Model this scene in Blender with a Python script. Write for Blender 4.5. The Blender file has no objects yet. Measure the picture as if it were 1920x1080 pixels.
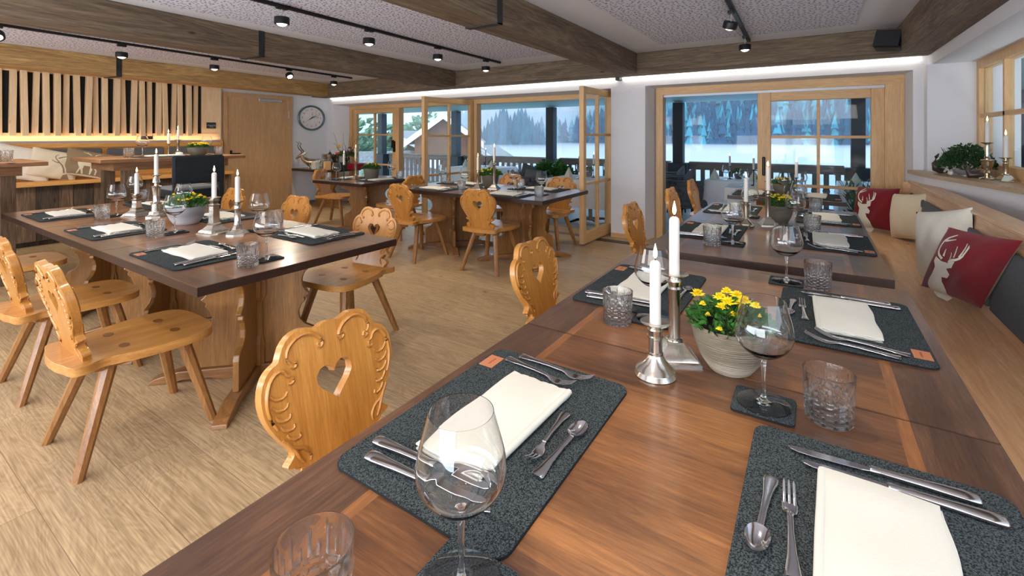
import bpy, bmesh, math, random
from mathutils import Vector, Matrix
PI = math.pi
R = math.radians
S = bpy.context.scene
C = S.collection
random.seed(7)
# ------------------------------------------------------------------ camera
cam_d = bpy.data.cameras.new('camera')
cam_d.sensor_fit = 'HORIZONTAL'; cam_d.sensor_width = 36.0
cam_d.lens = 870.0 / 1920.0 * 36.0
cam_d.shift_y = -(540.0 - 255.0) / 1920.0
cam_d.clip_start = 0.02; cam_d.clip_end = 2000
cam = bpy.data.objects.new('camera', cam_d); C.objects.link(cam)
cam.location = (0, 0, 1.2); cam.rotation_euler = (R(90), 0, R(33))
S.camera = cam
S.view_settings.view_transform = 'Standard'; S.view_settings.look = 'None'
S.view_settings.exposure = 0.1; S.view_settings.gamma = 1.0; S.view_settings.use_curve_mapping = False

def L(r, g=None, b=None):
    if g is None: g = b = r
    f = lambda v: (v / 255.0 / 12.92) if v / 255.0 <= 0.04045 else ((v / 255.0 + 0.055) / 1.055) ** 2.4
    return (f(r), f(g), f(b), 1.0)

# ------------------------------------------------------------------ sky
W = bpy.data.worlds.new('sky'); S.world = W; W.use_nodes = True
nt = W.node_tree; nt.nodes.clear()
out = nt.nodes.new('ShaderNodeOutputWorld'); bg = nt.nodes.new('ShaderNodeBackground')
tc = nt.nodes.new('ShaderNodeTexCoord'); sp = nt.nodes.new('ShaderNodeSeparateXYZ')
rp = nt.nodes.new('ShaderNodeValToRGB')
rp.color_ramp.elements[0].position = 0.0; rp.color_ramp.elements[0].color = (0.86, 0.93, 1.0, 1)
rp.color_ramp.elements[1].position = 0.5; rp.color_ramp.elements[1].color = (0.5, 0.72, 1.0, 1)
nt.links.new(tc.outputs['Generated'], sp.inputs[0]); nt.links.new(sp.outputs['Z'], rp.inputs[0])
nt.links.new(rp.outputs[0], bg.inputs[0]); bg.inputs[1].default_value = 3.6
nt.links.new(bg.outputs[0], out.inputs[0])

# ------------------------------------------------------------------ area lights: added fill behind the viewpoint, then light strip wash and ledge glow
def area(name, loc, rot, sx, sy, power, col=(1, .93, .84)):
    d = bpy.data.lights.new(name, 'AREA'); d.shape = 'RECTANGLE'; d.size = sx; d.size_y = sy
    d.energy = power; d.color = col
    o = bpy.data.objects.new(name, d); C.objects.link(o); o.location = loc; o.rotation_euler = rot
    return o
area('added_fill_bench_end', (-0.5, -1.6, 1.9), (R(50), 0, R(10)), 2.6, 0.8, 40, (1, .95, .9))  # added fill behind the viewpoint, stands for no lamp of the room
area('added_fill_slat_end', (-5.0, -1.3, 1.95), (R(52), 0, R(-10)), 3.0, 0.8, 62, (1, .92, .82))  # second added fill, out of view, evens out the room light
area('added_ceiling_fill', (-2.6, -1.7, .9), (R(128), 0, 0), 6.0, 0.8, 175, (.84, .9, 1))  # unseen area light tilted up, added to brighten the ceiling
area('led_wash', (-3.3, 5.14, 1.89), (R(-4), 0, 0), 8.2, 0.03, 4.5, (1, .96, .9))
area('bench_ledge_glow', (-7.40, 1.5, 1.135), (R(180), 0, 0), 0.03, 3.8, 5, (1, .62, .40))

# ------------------------------------------------------------------ materials
def newmat(name):
    m = bpy.data.materials.new(name); m.use_nodes = True
    t = m.node_tree
    return m, t, t.nodes['Principled BSDF']
def plain(name, col, rough=.6, metal=0.0, bump=0.0, bscale=80, coat=0.0, var=0.0, spec=.5, sheen=0.0):
    m, t, b = newmat(name)
    b.inputs['Base Color'].default_value = col; b.inputs['Roughness'].default_value = rough
    b.inputs['Metallic'].default_value = metal; b.inputs['Coat Weight'].default_value = coat
    b.inputs['Specular IOR Level'].default_value = spec; b.inputs['Sheen Weight'].default_value = sheen
    if bump or var:
        tc = t.nodes.new('ShaderNodeTexCoord'); n = t.nodes.new('ShaderNodeTexNoise')
        n.inputs['Scale'].default_value = bscale; n.inputs['Detail'].default_value = 5
        t.links.new(tc.outputs['Object'], n.inputs['Vector'])
        if bump:
            bu = t.nodes.new('ShaderNodeBump'); bu.inputs['Strength'].default_value = bump; bu.inputs['Distance'].default_value = .01
            t.links.new(n.outputs[0], bu.inputs['Height']); t.links.new(bu.outputs[0], b.inputs['Normal'])
        if var:
            r = t.nodes.new('ShaderNodeValToRGB'); r.color_ramp.elements[0].position = .33; r.color_ramp.elements[1].position = .67
            r.color_ramp.elements[0].color = tuple(c * (1 - var) for c in col[:3]) + (1,)
            r.color_ramp.elements[1].color = tuple(min(1, c * (1 + var)) for c in col[:3]) + (1,)
            t.links.new(n.outputs[0], r.inputs[0]); t.links.new(r.outputs[0], b.inputs['Base Color'])
    return m
def wood(name, dark, light, axis='X', rough=.4, coat=.0, sc=1.0, bump=.25, knots=True, mid=.5, space='Object', contrast=.2, blotch=0.0):
    """grain runs along AXIS"""
    m, t, b = newmat(name)
    tc = t.nodes.new('ShaderNodeTexCoord'); mp = t.nodes.new('ShaderNodeMapping')
    oi = t.nodes.new('ShaderNodeObjectInfo'); ad = t.nodes.new('ShaderNodeVectorMath'); ad.operation = 'ADD'
    ml = t.nodes.new('ShaderNodeVectorMath'); ml.operation = 'SCALE'; ml.inputs['Scale'].default_value = 7.0
    cx = t.nodes.new('ShaderNodeCombineXYZ')
    for k in range(3): t.links.new(oi.outputs['Random'], cx.inputs[k])
    t.links.new(cx.outputs[0], ml.inputs[0]); t.links.new(tc.outputs[space], ad.inputs[0]); t.links.new(ml.outputs[0], ad.inputs[1])
    s = [14 * sc] * 3; s['XYZ'.index(axis)] = 1.1 * sc
    mp.inputs['Scale'].default_value = s
    t.links.new(ad.outputs[0], mp.inputs[0])
    n = t.nodes.new('ShaderNodeTexNoise'); n.inputs['Scale'].default_value = 1.0; n.inputs['Detail'].default_value = 4
    n.inputs['Distortion'].default_value = 1.6
    t.links.new(mp.outputs[0], n.inputs['Vector'])
    # rings
    mu = t.nodes.new('ShaderNodeMath'); mu.operation = 'MULTIPLY'; mu.inputs[1].default_value = 46
    si = t.nodes.new('ShaderNodeMath'); si.operation = 'SINE'
    t.links.new(n.outputs[0], mu.inputs[0]); t.links.new(mu.outputs[0], si.inputs[0])
    mp2 = t.nodes.new('ShaderNodeMapping'); s2 = [170 * sc] * 3; s2['XYZ'.index(axis)] = 12 * sc
    mp2.inputs['Scale'].default_value = s2; t.links.new(ad.outputs[0], mp2.inputs[0])
    n2 = t.nodes.new('ShaderNodeTexNoise'); n2.inputs['Scale'].default_value = 1.0; n2.inputs['Detail'].default_value = 6; n2.inputs['Roughness'].default_value = .68
    t.links.new(mp2.outputs[0], n2.inputs['Vector'])
    a1 = t.nodes.new('ShaderNodeMath'); a1.operation = 'MULTIPLY_ADD'; a1.inputs[1].default_value = .055 * contrast / .2; a1.inputs[2].default_value = 0
    t.links.new(si.outputs[0], a1.inputs[0])
    a2 = t.nodes.new('ShaderNodeMath'); a2.operation = 'MULTIPLY_ADD'; a2.inputs[1].default_value = .8
    t.links.new(n2.outputs[0], a2.inputs[0]); t.links.new(a1.outputs[0], a2.inputs[2])
    a3 = t.nodes.new('ShaderNodeMath'); a3.operation = 'MULTIPLY_ADD'; a3.inputs[1].default_value = .55
    t.links.new(n.outputs[0], a3.inputs[0]); t.links.new(a2.outputs[0], a3.inputs[2])
    r = t.nodes.new('ShaderNodeValToRGB'); r.color_ramp.elements[0].position = .42; r.color_ramp.elements[1].position = .92
    r.color_ramp.elements[0].color = dark; r.color_ramp.elements[1].color = light
    e = r.color_ramp.elements.new(.45 + .53 * mid); e.color = tuple((dark[i] + light[i]) / 2 for i in range(3)) + (1,)
    t.links.new(a3.outputs[0], r.inputs[0])
    last = r.outputs[0]
    if knots:
        mp3 = t.nodes.new('ShaderNodeMapping'); s3 = [4.2] * 3; s3['XYZ'.index(axis)] = 1.8
        mp3.inputs['Scale'].default_value = s3; t.links.new(ad.outputs[0], mp3.inputs[0])
        v = t.nodes.new('ShaderNodeTexVoronoi'); v.inputs['Scale'].default_value = 1.0
        t.links.new(mp3.outputs[0], v.inputs['Vector'])
        kr = t.nodes.new('ShaderNodeValToRGB'); kr.color_ramp.elements[0].position = .03; kr.color_ramp.elements[1].position = .075
        kr.color_ramp.elements[0].color = (.25, .2, .18, 1); kr.color_ramp.elements[1].color = (1, 1, 1, 1)
        t.links.new(v.outputs['Distance'], kr.inputs[0])
        mx = t.nodes.new('ShaderNodeMix'); mx.data_type = 'RGBA'; mx.blend_type = 'MULTIPLY'; mx.inputs[0].default_value = 1
        t.links.new(last, mx.inputs[6]); t.links.new(kr.outputs[0], mx.inputs[7]); last = mx.outputs[2]
    if blotch:
        mp4 = t.nodes.new('ShaderNodeMapping'); s4 = [9.0] * 3; s4['XYZ'.index(axis)] = 4.0
        mp4.inputs['Scale'].default_value = s4; t.links.new(ad.outputs[0], mp4.inputs[0])
        n4 = t.nodes.new('ShaderNodeTexNoise'); n4.inputs['Scale'].default_value = 1; n4.inputs['Detail'].default_value = 3; t.links.new(mp4.outputs[0], n4.inputs['Vector'])
        r4 = t.nodes.new('ShaderNodeValToRGB'); r4.color_ramp.elements[0].position = .36; r4.color_ramp.elements[1].position = .58
        r4.color_ramp.elements[0].color = (1 - blotch, 1 - blotch, 1 - blotch * .9, 1); r4.color_ramp.elements[1].color = (1, 1, 1, 1); t.links.new(n4.outputs[0], r4.inputs[0])
        m4 = t.nodes.new('ShaderNodeMix'); m4.data_type = 'RGBA'; m4.blend_type = 'MULTIPLY'; m4.inputs[0].default_value = 1
        t.links.new(last, m4.inputs[6]); t.links.new(r4.outputs[0], m4.inputs[7]); last = m4.outputs[2]
    t.links.new(last, b.inputs['Base Color'])
    b.inputs['Roughness'].default_value = rough; b.inputs['Coat Weight'].default_value = coat; b.inputs['Coat Roughness'].default_value = .15
    if bump:
        bu = t.nodes.new('ShaderNodeBump'); bu.inputs['Strength'].default_value = bump; bu.inputs['Distance'].default_value = .004
        t.links.new(a2.outputs[0], bu.inputs['Height']); t.links.new(bu.outputs[0], b.inputs['Normal'])
    return m
def emis(name, col, st):
    m, t, b = newmat(name)
    b.inputs['Base Color'].default_value = col; b.inputs['Emission Color'].default_value = col; b.inputs['Emission Strength'].default_value = st
    return m
def thin_glass(name, tint=(.97, .985, .98, 1), refl=.09, edge=.5):
    m = bpy.data.materials.new(name); m.use_nodes = True; t = m.node_tree; t.nodes.clear()
    o = t.nodes.new('ShaderNodeOutputMaterial'); mx = t.nodes.new('ShaderNodeMixShader')
    tr = t.nodes.new('ShaderNodeBsdfTransparent'); gl = t.nodes.new('ShaderNodeBsdfGlossy'); gl.inputs['Roughness'].default_value = .02
    lw = t.nodes.new('ShaderNodeLayerWeight'); lw.inputs['Blend'].default_value = .35
    ma = t.nodes.new('ShaderNodeMath'); ma.operation = 'MULTIPLY_ADD'; ma.inputs[1].default_value = edge; ma.inputs[2].default_value = refl
    mm = t.nodes.new('ShaderNodeMath'); mm.operation = 'POWER'; mm.inputs[1].default_value = 2.2
    t.links.new(lw.outputs['Facing'], mm.inputs[0]); t.links.new(mm.outputs[0], ma.inputs[0])
    tr.inputs[0].default_value = tint
    t.links.new(ma.outputs[0], mx.inputs[0]); t.links.new(tr.outputs[0], mx.inputs[1]); t.links.new(gl.outputs[0], mx.inputs[2])
    t.links.new(mx.outputs[0], o.inputs[0])
    return m
def real_glass(name, ior=1.45):
    m = bpy.data.materials.new(name); m.use_nodes = True; t = m.node_tree; t.nodes.clear()
    o = t.nodes.new('ShaderNodeOutputMaterial'); g = t.nodes.new('ShaderNodeBsdfGlass'); g.inputs['IOR'].default_value = ior
    g.inputs['Roughness'].default_value = 0.0; g.inputs['Color'].default_value = (.99, 1, 1, 1)
    t.links.new(g.outputs[0], o.inputs[0]); return m

M = {}
M['chair'] = wood('golden_alder', L(164, 106, 42), L(206, 148, 74), 'Z', rough=.32, coat=.35, knots=False, sc=1.1, bump=.08, contrast=.16)
M['chair_seat'] = wood('golden_alder_seat', L(166, 110, 50), L(212, 156, 86), 'Y', rough=.34, coat=.35, knots=False, sc=1.1, bump=.08, contrast=.16)
M['chair_leg'] = wood('golden_alder_leg', L(122, 82, 42), L(176, 124, 70), 'Z', rough=.36, coat=.2, knots=False, sc=1.0, bump=.1)
M['plug'] = wood('oak_plug', L(110, 70, 34), L(150, 98, 50), 'X', rough=.4, knots=False)
M['pedestal'] = wood('brown_alder', L(118, 80, 38), L(172, 122, 62), 'Z', rough=.36, coat=.25, knots=False, sc=1.0, bump=.1)
M['foot'] = wood('brown_alder_foot', L(116, 78, 42), L(168, 118, 68), 'X', rough=.36, coat=.3, knots=False, bump=.1)
M['top_a'] = wood('smoked_oak_a', L(70, 48, 36), L(120, 84, 60), 'Y', rough=.3, coat=.35, sc=1.5, knots=False, bump=.12, blotch=.35)
M['top_b'] = wood('smoked_oak_b', L(100, 64, 38), L(164, 108, 62), 'X', rough=.3, coat=.35, sc=1.5, knots=False, bump=.12, blotch=.42)
M['top_c'] = wood('smoked_oak_c', L(84, 54, 36), L(140, 92, 56), 'X', rough=.3, coat=.35, sc=1.5, knots=True, bump=.12, blotch=.42)
M['top_d'] = wood('smoked_oak_d', L(112, 72, 42), L(176, 118, 68), 'X', rough=.3, coat=.35, sc=1.5, knots=False, bump=.12, blotch=.35)
M['strip'] = wood('light_oak_strip', L(116, 72, 40), L(170, 112, 64), 'Y', rough=.3, coat=.35, knots=False, blotch=.2)
M['edge'] = wood('smoked_oak_edge', L(36, 24, 20), L(62, 42, 34), 'Y', rough=.35, coat=.2, knots=False)
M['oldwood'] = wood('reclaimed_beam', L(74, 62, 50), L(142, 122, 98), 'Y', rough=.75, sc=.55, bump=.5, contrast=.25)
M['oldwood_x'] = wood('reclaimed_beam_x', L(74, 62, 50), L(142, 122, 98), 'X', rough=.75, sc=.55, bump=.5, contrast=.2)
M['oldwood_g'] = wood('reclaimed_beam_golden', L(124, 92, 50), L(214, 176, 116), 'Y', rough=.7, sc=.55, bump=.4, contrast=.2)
M['barn'] = wood('grey_barn_board', L(62, 50, 38), L(140, 112, 86), 'Z', rough=.8, sc=.6, bump=.5, contrast=.25)
M['barn2'] = wood('dark_barn_board', L(40, 34, 28), L(96, 78, 60), 'Z', rough=.8, sc=.6, bump=.5, contrast=.25)
M['barn_top'] = wood('barn_table_top', L(110, 76, 50), L(170, 124, 84), 'Y', rough=.55, sc=.6)
M['spruce'] = wood('pale_spruce', L(220, 188, 140), L(244, 220, 180), 'Y', rough=.5, sc=.6, bump=.1, contrast=.12)
M['spruce_z'] = wood('pale_spruce_z', L(222, 190, 144), L(246, 222, 184), 'Z', rough=.5, sc=.6, bump=.1, contrast=.12)
M['pine'] = wood('knotty_pine', L(204, 154, 110), L(238, 198, 152), 'Y', rough=.38, coat=.2, sc=.6, bump=.12, contrast=.25)
M['pine_warm'] = wood('warm_larch', L(206, 144, 74), L(240, 188, 112), 'Y', rough=.45, sc=.6, bump=.12)
M['door_oak'] = wood('oak_veneer_door', L(176, 138, 96), L(210, 172, 128), 'Z', rough=.5, sc=1.0, bump=.08, knots=False, contrast=.15)
M['frame'] = wood('larch_frame', L(196, 152, 100), L(230, 190, 138), 'Z', rough=.45, sc=.9, bump=.08, knots=False)
M['frame_x'] = wood('larch_frame_x', L(196, 152, 100), L(230, 190, 138), 'X', rough=.45, sc=.9, bump=.08, knots=False)
M['plaster'] = plain('white_plaster', L(226, 226, 230), .85, bump=.35, bscale=26)
M['plaster2'] = plain('smooth_plaster', L(224, 227, 234), .85, bump=.1, bscale=40)
M['black'] = plain('black_metal', L(24, 25, 27), .42, 0.3)
M['steel_dark'] = plain('blackened_steel', L(58, 60, 62), .5, .6, var=.3, bscale=14)
M['grey_metal'] = plain('grey_aluminium', L(176, 178, 182), .4, .5)
M['felt'] = plain('charcoal_felt', L(60, 66, 68), 1.0, var=.75, bscale=480, spec=.1)
for _e, _p in zip(M['felt'].node_tree.nodes['Color Ramp'].color_ramp.elements, (.40, .62)): _e.position = _p
M['felt_edge'] = plain('black_felt_edge', L(18, 19, 20), 1.0)
M['leather'] = plain('tan_leather_tag', L(184, 116, 78), .6, bump=.2, bscale=300)
M['ink'] = plain('embossed_letter', L(120, 60, 34), .7)
M['linen'] = plain('white_linen', L(214, 211, 200), .9, bump=.12, bscale=500, spec=.2)
M['cutlery'] = plain('polished_steel', L(206, 204, 206), .13, 1.0)
M['silver'] = plain('polished_silver', L(214, 208, 196), .2, 1.0, bump=.05, bscale=60)
M['brass'] = plain('antique_silver_gilt', L(204, 196, 176), .16, 1.0)
M['wax'] = plain('white_wax', L(218, 212, 204), .45)
bb = M['wax'].node_tree.nodes['Principled BSDF']; bb.inputs['Subsurface Weight'].default_value = 0.0
M['wick'] = plain('black_wick', L(30, 24, 20), .9)
M['flame'] = emis('candle_flame', (1.0, .62, .26, 1), 9.0)
M['flame_core'] = emis('candle_flame_core', (1.0, .74, .40, 1), 9.0)
M['glass_thin'] = thin_glass('thin_wine_glass', refl=.06, edge=1.0)
M['crystal'] = real_glass('cut_crystal')
_t = M['crystal'].node_tree; _o = [n for n in _t.nodes if n.type == 'OUTPUT_MATERIAL'][0]; _g = [n for n in _t.nodes if n.type == 'BSDF_GLASS'][0]; _m = _t.nodes.new('ShaderNodeMixShader'); _r = _t.nodes.new('ShaderNodeBsdfTransparent'); _m.inputs[0].default_value = .18
_t.links.new(_g.outputs[0], _m.inputs[1]); _t.links.new(_r.outputs[0], _m.inputs[2]); _t.links.new(_m.outputs[0], _o.inputs[0])
M['glass'] = real_glass('clear_crystal')
M['window_glass'] = thin_glass('window_glass', tint=(.95, .985, .985, 1), refl=.015, edge=.3)
M['leaf'] = plain('green_leaf', L(56, 104, 40), .55, var=.45, bscale=30)
M['leaf_dark'] = plain('boxwood_leaf', L(44, 78, 40), .5, var=.45, bscale=30)
M['leaf_pale'] = plain('pale_leaf', L(106, 134, 108), .6, var=.3, bscale=20)
M['yellow'] = plain('yellow_petal', L(252, 216, 20), .6, var=.15, bscale=40)
M['soil'] = plain('dark_soil', L(40, 30, 22), .95)
M['stem'] = plain('green_stem', L(84, 112, 56), .6)
M['charcoal_fabric'] = plain('charcoal_chair_fabric', L(46, 50, 54), 1.0, bump=.4, bscale=300, var=.4, spec=.1)
M['grey_fabric'] = plain('grey_cushion_fabric', L(110, 114, 118), 1.0, bump=.4, bscale=260, var=.2, spec=.1)
M['blue_fabric'] = plain('slate_cushion_fabric', L(96, 102, 106), 1.0, bump=.4, bscale=260, var=.2, spec=.1)
M['red_fabric'] = plain('crimson_fabric', L(124, 34, 42), .95, bump=.3, bscale=260, var=.12, sheen=.2, spec=.15)
M['cream_fabric'] = plain('cream_fabric', L(228, 216, 190), .95, bump=.3, bscale=260, var=.06, spec=.15)
M['white_fabric'] = plain('off_white_fabric', L(232, 228, 214), .95, bump=.3, bscale=260, var=.05, spec=.15)
M['taupe_fabric'] = plain('taupe_fabric', L(150, 130, 104), .95, bump=.4, bscale=300, var=.15, spec=.1)
M['dark_fabric'] = plain('dark_grey_fabric', L(60, 62, 64), .95, bump=.3, bscale=260, spec=.1)
M['led'] = emis('led_strip_light', (1, .93, .8, 1), 5.0)
M['lens'] = emis('spot_lens', (1, .95, .85, 1), 5.0)
M['clock_face'] = plain('clock_face_paper', L(226, 222, 224), .7, var=.06, bscale=9)
M['clock_rim'] = plain('teal_clock_rim', L(92, 118, 124), .4, .3, var=.25, bscale=20)
M['mauve'] = plain('faded_print', L(150, 110, 120), .8)
M['teal_print'] = plain('teal_print', L(120, 170, 176), .8)
M['white'] = plain('white_enamel', L(236, 236, 238), .4)
M['deck'] = wood('terrace_deck', L(120, 124, 128), L(166, 172, 178), 'X', rough=.5, sc=.7, knots=False)
M['rail'] = wood('weathered_rail', L(96, 86, 80), L(150, 136, 126), 'X', rough=.7, sc=.7, knots=False)
M['baluster'] = wood('weathered_baluster', L(92, 84, 80), L(146, 134, 126), 'Z', rough=.7, sc=.7, knots=False)
M['post'] = plain('anthracite_post', L(34, 42, 50), .6)
M['soffit'] = plain('terrace_soffit', L(150, 176, 168), .6)
M['cloth'] = plain('white_tablecloth', L(236, 236, 240), .9, spec=.2)
M['rope'] = plain('charcoal_rope_weave', L(88, 94, 102), .8, bump=.4, bscale=120)
M['tile_dark'] = plain('floor_vent_bronze', L(70, 62, 56), .5, .4)
M['skirting'] = plain('grey_skirting', L(112, 110, 114), .6)
M['menu'] = plain('dark_green_binding', L(38, 56, 50), .7)
M['red_box'] = plain('crimson_lacquer', L(128, 20, 38), .4)
M['bottle'] = plain('dark_bottle', L(20, 24, 26), .15, coat=.5)
M['horn'] = plain('dark_horn', L(66, 56, 50), .35, var=.4, bscale=12)
M['purple'] = plain('purple_petal', L(110, 60, 100), .7, var=.4, bscale=40)
M['orange'] = plain('orange_petal', L(226, 120, 70), .7, var=.3, bscale=40)
M['branch'] = plain('dark_twig', L(60, 46, 38), .8)
M['slate_sign'] = plain('slate_sign', L(48, 54, 60), .6)
M['chalk'] = plain('chalk_letter', L(220, 226, 232), .8)
# pots: ribbed grey glaze above white foot
def pot_mat(name, up, low, z0, z1):
    m, t, b = newmat(name); tc = t.nodes.new('ShaderNodeTexCoord'); s = t.nodes.new('ShaderNodeSeparateXYZ')
    mr = t.nodes.new('ShaderNodeMapRange'); mr.inputs['From Min'].default_value = z0; mr.inputs['From Max'].default_value = z1
    r = t.nodes.new('ShaderNodeMix'); r.data_type = 'RGBA'; r.inputs[6].default_value = low; r.inputs[7].default_value = up
    w = t.nodes.new('ShaderNodeTexNoise'); mp = t.nodes.new('ShaderNodeMapping'); mp.inputs['Scale'].default_value = (14, 14, 420)
    w.inputs['Scale'].default_value = 1; bu = t.nodes.new('ShaderNodeBump'); bu.inputs['Strength'].default_value = .9; bu.inputs['Distance'].default_value = .006
    t.links.new(tc.outputs['Object'], s.inputs[0]); t.links.new(s.outputs['Z'], mr.inputs['Value']); t.links.new(mr.outputs[0], r.inputs[0])
    t.links.new(r.outputs[2], b.inputs['Base Color']); t.links.new(tc.outputs['Object'], mp.inputs[0]); t.links.new(mp.outputs[0], w.inputs['Vector'])
    t.links.new(w.outputs[0], bu.inputs['Height']); t.links.new(bu.outputs[0], b.inputs['Normal']); b.inputs['Roughness'].default_value = .5
    return m
M['pot_beige'] = pot_mat('beige_ribbed_glaze', L(122, 112, 94), L(186, 174, 156), .02, .045)
M['pot_grey'] = pot_mat('grey_ribbed_glaze', L(104, 100, 88), L(124, 120, 106), .0, .02)
M['pot_white'] = pot_mat('pale_grey_glaze', L(150, 150, 154), L(196, 196, 200), .02, .06)

def floor_mat():
    m, t, b = newmat('oak_plank_floor')
    tc = t.nodes.new('ShaderNodeTexCoord')
    br = t.nodes.new('ShaderNodeTexBrick'); br.offset = .37; br.inputs['Scale'].default_value = 1.0
    br.inputs['Brick Width'].default_value = 2.1; br.inputs['Row Height'].default_value = .21; br.inputs['Mortar Size'].default_value = .0011
    br.inputs['Mortar Smooth'].default_value = .3; br.inputs['Bias'].default_value = 0
    br.inputs['Color1'].default_value = (0, 0, 0, 1); br.inputs['Color2'].default_value = (1, 1, 1, 1); br.inputs['Mortar'].default_value = (.5, .5, .5, 1)
    t.links.new(tc.outputs['Object'], br.inputs['Vector'])
    # offset grain per plank
    vm = t.nodes.new('ShaderNodeVectorMath'); vm.operation = 'SCALE'; vm.inputs['Scale'].default_value = 9.0
    t.links.new(br.outputs['Color'], vm.inputs[0])
    va = t.nodes.new('ShaderNodeVectorMath'); va.operation = 'ADD'; t.links.new(tc.outputs['Object'], va.inputs[0]); t.links.new(vm.outputs[0], va.inputs[1])
    mp = t.nodes.new('ShaderNodeMapping'); mp.inputs['Scale'].default_value = (1.8, 6.5, 6.5); t.links.new(va.outputs[0], mp.inputs[0])
    n = t.nodes.new('ShaderNodeTexNoise'); n.inputs['Scale'].default_value = 1; n.inputs['Detail'].default_value = 3; n.inputs['Distortion'].default_value = .8
    t.links.new(mp.outputs[0], n.inputs['Vector'])
    mu = t.nodes.new('ShaderNodeMath'); mu.operation = 'MULTIPLY'; mu.inputs[1].default_value = 120
    si = t.nodes.new('ShaderNodeMath'); si.operation = 'SINE'; t.links.new(n.outputs[0], mu.inputs[0]); t.links.new(mu.outputs[0], si.inputs[0])
    mp2 = t.nodes.new('ShaderNodeMapping'); mp2.inputs['Scale'].default_value = (7, 190, 190); t.links.new(va.outputs[0], mp2.inputs[0])
    n2 = t.nodes.new('ShaderNodeTexNoise'); n2.inputs['Scale'].default_value = 1; n2.inputs['Detail'].default_value = 2; t.links.new(mp2.outputs[0], n2.inputs['Vector'])
    a = t.nodes.new('ShaderNodeMath'); a.operation = 'MULTIPLY_ADD'; a.inputs[1].default_value = .06; t.links.new(si.outputs[0], a.inputs[0]); t.links.new(n2.outputs[0], a.inputs[2])
    sx = t.nodes.new('ShaderNodeSeparateColor'); t.links.new(br.outputs['Color'], sx.inputs[0])
    a2 = t.nodes.new('ShaderNodeMath'); a2.operation = 'MULTIPLY_ADD'; a2.inputs[1].default_value = .16; t.links.new(sx.outputs[0], a2.inputs[0]); t.links.new(a.outputs[0], a2.inputs[2])
    r = t.nodes.new('ShaderNodeValToRGB'); r.color_ramp.elements[0].position = .3; r.color_ramp.elements[1].position = .9
    r.color_ramp.elements[0].color = L(144, 118, 86); r.color_ramp.elements[1].color = L(202, 174, 134)
    t.links.new(a2.outputs[0], r.inputs[0])
    vo = t.nodes.new('ShaderNodeTexVoronoi'); vo.inputs['Scale'].default_value = 1; mp3 = t.nodes.new('ShaderNodeMapping'); mp3.inputs['Scale'].default_value = (1.6, 2.6, 1)
    t.links.new(tc.outputs['Object'], mp3.inputs[0]); t.links.new(mp3.outputs[0], vo.inputs['Vector'])
    kr = t.nodes.new('ShaderNodeValToRGB'); kr.color_ramp.elements[0].position = .012; kr.color_ramp.elements[1].position = .045
    kr.color_ramp.elements[0].color = (.3, .24, .2, 1); kr.color_ramp.elements[1].color = (1, 1, 1, 1); t.links.new(vo.outputs['Distance'], kr.inputs[0])
    mx = t.nodes.new('ShaderNodeMix'); mx.data_type = 'RGBA'; mx.blend_type = 'MULTIPLY'; mx.inputs[0].default_value = 1
    t.links.new(r.outputs[0], mx.inputs[6]); t.links.new(kr.outputs[0], mx.inputs[7])
    mx2 = t.nodes.new('ShaderNodeMix'); mx2.data_type = 'RGBA'; mx2.inputs[7].default_value = L(122, 96, 70)
    t.links.new(br.outputs['Fac'], mx2.inputs[0]); t.links.new(mx.outputs[2], mx2.inputs[6])
    t.links.new(mx2.outputs[2], b.inputs['Base Color'])
    b.inputs['Roughness'].default_value = .42
    bu = t.nodes.new('ShaderNodeBump'); bu.inputs['Strength'].default_value = .2; bu.inputs['Distance'].default_value = .003
    t.links.new(a.outputs[0], bu.inputs['Height']); t.links.new(bu.outputs[0], b.inputs['Normal'])
    return m
M['floor'] = floor_mat()
def ceiling_mat():
    m, t, b = newmat('perforated_acoustic_board'); tc = t.nodes.new('ShaderNodeTexCoord')
    mp = t.nodes.new('ShaderNodeMapping'); mp.inputs['Scale'].default_value = (30, 34, 1); t.links.new(tc.outputs['Object'], mp.inputs[0])
    v = t.nodes.new('ShaderNodeTexVoronoi'); v.inputs['Scale'].default_value = 1; v.inputs['Randomness'].default_value = .8; v.voronoi_dimensions = '2D'
    t.links.new(mp.outputs[0], v.inputs['Vector'])
    r = t.nodes.new('ShaderNodeValToRGB'); r.color_ramp.elements[0].position = .19; r.color_ramp.elements[1].position = .25
    r.color_ramp.elements[0].color = L(100, 100, 108); r.color_ramp.elements[1].color = L(216, 219, 232)
    t.links.new(v.outputs['Distance'], r.inputs[0]); t.links.new(r.outputs[0], b.inputs['Base Color']); b.inputs['Roughness'].default_value = .9
    return m
M['perforated'] = ceiling_mat()
def water_mat():
    m, t, b = newmat('lake_water'); b.inputs['Base Color'].default_value = L(150, 170, 190); b.inputs['Roughness'].default_value = .16
    b.inputs['Specular IOR Level'].default_value = .8
    tc = t.nodes.new('ShaderNodeTexCoord'); n = t.nodes.new('ShaderNodeTexNoise'); n.inputs['Scale'].default_value = .4
    bu = t.nodes.new('ShaderNodeBump'); bu.inputs['Strength'].default_value = .15
    t.links.new(tc.outputs['Object'], n.inputs['Vector']); t.links.new(n.outputs[0], bu.inputs['Height']); t.links.new(bu.outputs[0], b.inputs['Normal'])
    return m
M['water'] = water_mat()
M['meadow'] = plain('lakeside_meadow', L(120, 160, 90), .95, var=.3, bscale=.3)
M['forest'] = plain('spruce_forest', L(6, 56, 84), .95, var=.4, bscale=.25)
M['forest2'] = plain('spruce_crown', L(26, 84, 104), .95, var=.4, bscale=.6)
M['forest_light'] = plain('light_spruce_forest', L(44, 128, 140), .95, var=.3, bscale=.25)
M['hill'] = plain('forest_hill', L(26, 100, 116), .95, var=.35, bscale=.1)
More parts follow.
